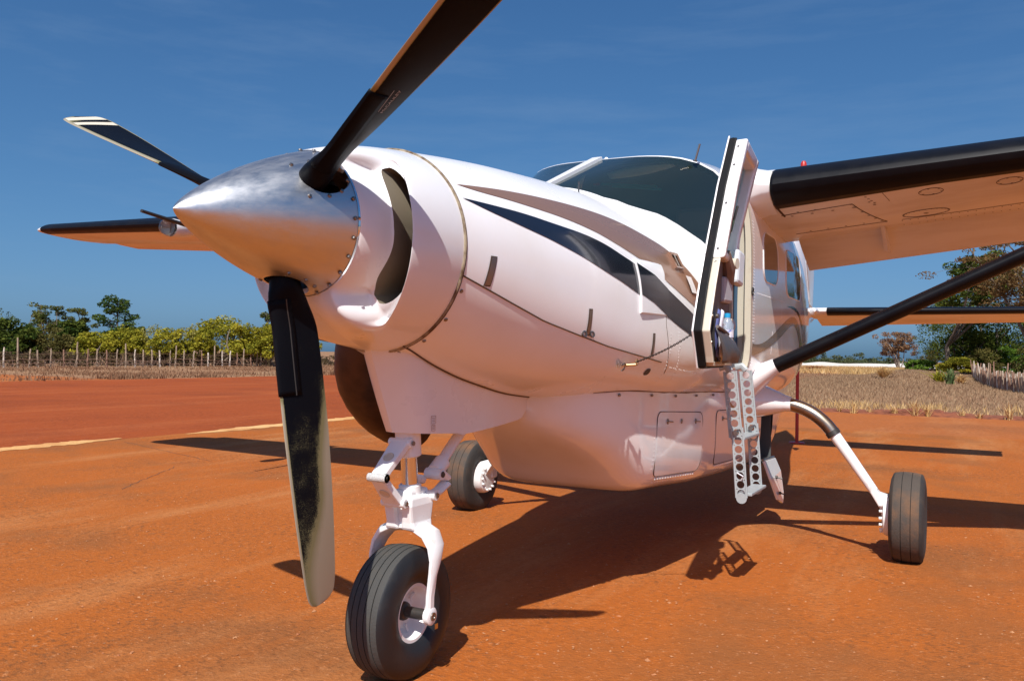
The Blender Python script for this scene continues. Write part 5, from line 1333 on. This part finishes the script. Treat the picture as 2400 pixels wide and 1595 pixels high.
# upper skin frame with window hole
def frame(name,w0,w1,z0,z1,fw,m,s0=0,s1=1,bev=.004):
    slab(name,s0,s0+fw*1.2,w0,w1,z0,z1,m,bev); slab(name,s1-fw,s1,w0,w1,z0,z1,m,bev)
    slab(name,s0+fw*1.2,s1-fw,w0,w1,z1-.07,z1,m,bev); slab(name,s0+fw*1.2,s1-fw,w0,w1,z0,z0+.045,m,bev)
frame('upper_skin',0,.010,1.92,2.60,.10,white2)
slab('seal',.958,.992,.010,.052,1.345,2.585,sealm,.006); slab('seal',.02,.98,.012,.040,1.338,1.36,sealm,.006); slab('seal',.1,.97,.012,.036,2.57,2.592,sealm,.006)
slab('inner_frame',.955,.982,.052,.094,1.365,1.90,cream,.006); slab('inner_frame',.03,.95,.040,.090,1.352,1.375,cream,.004)
slab('inner_frame',.05,.10,.040,.100,1.365,1.90,cream,.004)
slab('trim_panel',.10,.957,.060,.082,1.375,1.90,trim,.008)
frame('window_frame',.040,.115,1.90,2.575,.10,white,.03,.975,.014)
slab('window_pane',.13,.88,.045,.050,1.945,2.51,glass,0)
mb=MB(); mb.lathe([(0,.014),(.006,.012),(.007,0)],D(.968,1.872,.075),(1,.1,0),10); mb.obj('latch_pin',bolt_m,dr)
for z in (1.47,1.60): MB().lathe([(0,.009),(.003,.008),(.004,0)],D(.965,z,.095),DN,8).obj('panel_screw',bolt_m,dr)
for z in (1.95,2.2,2.42,2.53): MB().lathe([(0,.007),(.003,.006),(.004,0)],D(.976,z,.07),(1,0,0),8).obj('panel_screw',bolt_m,dr)
# handle bracket and arm rest
mb=MB(); mb.tube([D(.70,1.95,.09),D(.56,1.87,.11),D(.44,1.80,.10),D(.34,1.70,.09)],[.028,.036,.032,.018],8); mb.obj('handle_bracket',mat('bracket_brown',(.20,.14,.115),.45),dr)
MB().tube([D(.48,1.905,.08),D(.48,1.905,.15)],.030,14).obj('handle_knob',cream,dr)
mb=MB(); mb.box(D(.50,1.76,.095),(.13,.04,.14),(Vector((.99,-.12,0)).normalized(),DN,Vector((0,0,1)))); mb.obj('grab_cup',mat('grey_plastic',(.42,.40,.42),.4),dr,smooth=False,bevel=.015)
mb=MB(); mb.box(D(.22,1.90,.135),(.11,.05,.20),(Vector((.98,-.12,.2)).normalized(),DN,Vector((-.2,0,.98)).normalized())); mb.obj('arm_rest',mat('pale_vinyl',(.60,.64,.68),.45),dr,smooth=False,bevel=.02)
MB().tube([D(.80,2.06,.108),D(.77,2.20,.118)],.008,6).obj('window_latch',darkm,dr); MB().tube([D(.82,1.96,.10),D(.80,2.12,.112)],.006,6).obj('window_strap',mat('green_strap',(.10,.16,.09),.6),dr)
# sagging map pocket
g=[]
for i in range(13):
    t=i/12; row=[]
    for j in range(13):
        q=j/12; s=.945-.80*q; zt=1.545-.085*q; zb=1.368+.0*q; z=zb+(zt-zb)*t
        bul=.095*math.sin(math.pi*min(1,.15+.85*q))**.6*(1-(t-.35)**2*1.0)+.012*math.sin(q*19+t*3)*math.sin(math.pi*q)
        row.append(D(s,z,.084+max(0,bul)))
    g.append(row)
MB().grid(g).obj('map_pocket',vinyl,dr,solid=.004)
MB().tube([D(.945-.80*q,1.547-.085*q,.086+.09*math.sin(math.pi*min(1,.15+.85*q))**.6*.62+.004) for q in [i/14 for i in range(15)]],.009,6).obj('pocket_hem',trim,dr)
# hinges
for z in (1.50,2.05): 
    mb=MB(); mb.tube([hz(TH,z)+Vector((-.02,-.02,-.04)),hz(TH,z)+Vector((-.02,-.02,.04))],.016,8); mb.box(hz(TH,z)+Vector((-.03,-.045,0)),(.05,.06,.07)); mb.obj('door_hinge',white2,dr)
# ================================================================== OTHER THINGS
# restraint chain from door to cowling
ch=thing('door_chain',(-1.2,.8,1.45),'thin dark chain with brass snap hook holding the open door to the cowling','chain')
def chain():
    A=D(.93,1.60,.112); B=onside(-1.19,1.378,.035); n=52; O=Vector((-1.2,.8,1.45)); mb=MB()
    for i in range(n):
        t=(i+.5)/n; p=A+(B-A)*t+Vector((0,0,-.025*math.sin(math.pi*t))); d=(B-A).normalized(); u=d.cross(Vector((0,0,1))).normalized(); v=d.cross(u)
        w=u if i%2 else v; l=(B-A).length/n*.72
        pts=[p+d*l*math.cos(a)+w*l*.62*math.sin(a)-O for a in [2*math.pi*k/7 for k in range(8)]]
        mb.tube(pts,.0021,4,False)
    mb.obj('chain_links',darkm,ch,kind='stuff')
    mb=MB(); mb.tube([A-O,A-O+DN*.012],.012,8); mb.obj('chain_anchor',bolt_m,ch)
    r=[B+Vector((.016*math.cos(a)-.012,.004,.016*math.sin(a)))-O for a in [2*math.pi*k/16 for k in range(17)]]; MB().tube(r,.003,6,False).obj('swivel_ring',brass,ch)
    E1=onside(-1.225,1.365,.02)-O+Vector((.02,0,0)); E2=onside(-1.14,1.352,.018)-O
    MB().tube([B-O+Vector((-.0,.0,-.012)),E2+Vector((-.02,0,.006)),E2],[.009,.007,.005],8).obj('snap_hook',brass,ch)
    hk=[E2+Vector((.022*math.cos(a)+.018,.006*math.sin(a),.018*math.sin(a)-.004)) for a in [R(30+20*k) for k in range(14)]]; MB().tube(hk,.0042,6).obj('hook_bow',bolt_m,ch)
    p=onside(-1.105,1.36,.004)-O; MB().box(p,(.06,.006,.045)).obj('hook_plate',clear,ch,smooth=False)
chain()
# ladder
ld=thing('boarding_ladder',(-2.3,.92,.5),'grey folding ladder with drilled rails hanging below the open door sill','ladder')
def rail(x,p0,p1,w,nh,name,label=None):
    """plate in the y-z plane with round holes"""
    O=Vector((-2.3,.92,.5)); a=Vector((x,p0[0],p0[1]))-O; b=Vector((x,p1[0],p1[1]))-O; d=(b-a); L=d.length; d.normalize(); s=Vector((0,d.z,-d.y)); s=-s if s.y<0 else s
    cell=L/nh; mb=MB(); rr=.0225; n=16
    for i in range(nh):
        c=a+d*cell*(i+.5); inn=[];outr=[]
        for k in range(n):
            t=2*math.pi*(k+.5)/n; u=Vector((math.cos(t),math.sin(t))); inn.append(c+s*rr*u.x+d*rr*u.y)
            m=max(abs(u.x)/(w/2),abs(u.y)/(cell/2)); outr.append(c+s*u.x/m+d*u.y/m)
        mb.grid([inn,outr],True)
    o=mb.obj(name,greym,ld,smooth=False,solid=.004)
    MB().tube([a+s*w*.5,b+s*w*.5],.006,5).obj('rail_flange',greym,ld); MB().tube([a-s*w*.5,b-s*w*.5],.006,5).obj('rail_flange',greym,ld)
for x in (-2.10,-2.50):
    rail(x,(.905,1.315),(.945,.925),.072,7,'upper_rail'); rail(x+.012,(.955,.985),(.985,.575),.062,8,'lower_rail')
    O=Vector((-2.3,.92,.5)); MB().tube([Vector((x,.84,1.335))-O,Vector((x,.88,1.345))-O,Vector((x,.905,1.315))-O],.022,8,sx=.4).obj('rail_hook',greym,ld)
    MB().tube([Vector((x-.02,.945,.955))-O,Vector((x+.03,.945,.955))-O],.014,10).obj('pivot_bolt',bolt_m,ld)
    mb=MB(); mb.lathe([(-.006,0),(-.006,.031),(.006,.031),(.006,0)],Vector((x+.012,.986,.572))-O,(1,0,0),14); mb.obj('rail_foot',greym,ld)
for y,z in ((.955,.92),(1.0,.595)): MB().box(Vector((-2.30,y,z))-O,(.40,.085,.018)).obj('tread',greym,ld,smooth=False,bevel=.004)
MB().tube([Vector((-2.08,.96,.72))-O,Vector((-2.06,1.0,.705))-O,Vector((-2.07,.985,.68))-O],.004,5).obj('tie_string',paper,ld)
# items in the door pocket and cabin
b=thing('water_bottle',tuple(D(.66,1.455,.135)),'clear plastic water bottle with bright blue cap standing in the door pocket','bottle')
mb=MB(); mb.lathe([(0,0),(0,.030),(.01,.033),(.05,.031),(.07,.033),(.11,.033),(.135,.022),(.15,.014)],(0,0,0),(0,0,1),16); mb.obj('bottle_body',mat('bottle_plastic',(.62,.72,.85),.12,trans=.6),b)
MB().lathe([(0,.0),(0,.0165),(.022,.0165),(.024,0)],(0,0,.148),(0,0,1),14).obj('cap',bluecap,b); MB().lathe([(.045,.0335),(.085,.0337)],(0,0,0),(0,0,1),16).obj('paper_label',mat('label_white',(.7,.68,.72),.5,noise=(40,(.15,.2,.5),.5,.6)),b)
for s,w,lab,c in ((.80,.105,'white folded paper sheet tucked in the door pocket behind the bottle',paper),(.86,.095,'dark blue backed leaflet tucked at the front of the door pocket',mat('leaflet_blue',(.10,.12,.30),.6))):
    mb=MB(); g=[[D(s-.10*i/4,1.40+.24*j/5-(.03*i/4),w+.012*math.sin(i)+.012*j/5) for i in range(5)] for j in range(6)]; mb.grid(g); tag(mb.obj('paper_sheet',c,None,solid=.002),lab,'paper')
x=thing('fire_extinguisher',(-2.52,.66,1.56),'fire extinguisher with grey bottle and red head fixed inside the door opening','extinguisher')
mb=MB(); mb.lathe([(-.11,0),(-.105,.04),(-.08,.058),(.06,.058),(.09,.04),(.10,0)],(-.10,.06,.05),(.9,-.2,0),18); mb.obj('cylinder',mat('grey_enamel',(.50,.52,.53),.4),x)
mb=MB(); mb.tube([(.02,.06,.02),(.05,.06,.08),(.05,.06,.16),(.045,.06,.24)],[.035,.038,.03,.012],10); mb.obj('red_head',redm,x); mb=MB(); mb.tube([(.05,.065,.16),(.05,.07,.26),(.04,.06,.33)],[.022,.018,.010],8); mb.obj('hose',mat('hose_white',(.6,.56,.54),.5),x)
mb=MB(); mb.box((-.1,-.02,.05),(.06,.12,.13)); mb.obj('bracket',darkm,x,smooth=False,bevel=.004)
# tail stand
ts=thing('tail_stand',(-11.75,-.36,0),'slim red prop pole standing on the ground under the tail','tail stand')
MB().tube([(0,0,0),(0,0,1.9)],.028,8).obj('pole',redm,ts); MB().lathe([(0,0),(0,.13),(.02,.12),(.03,.03)],(0,0,0),(0,0,1),14).obj('foot_plate',redm,ts)
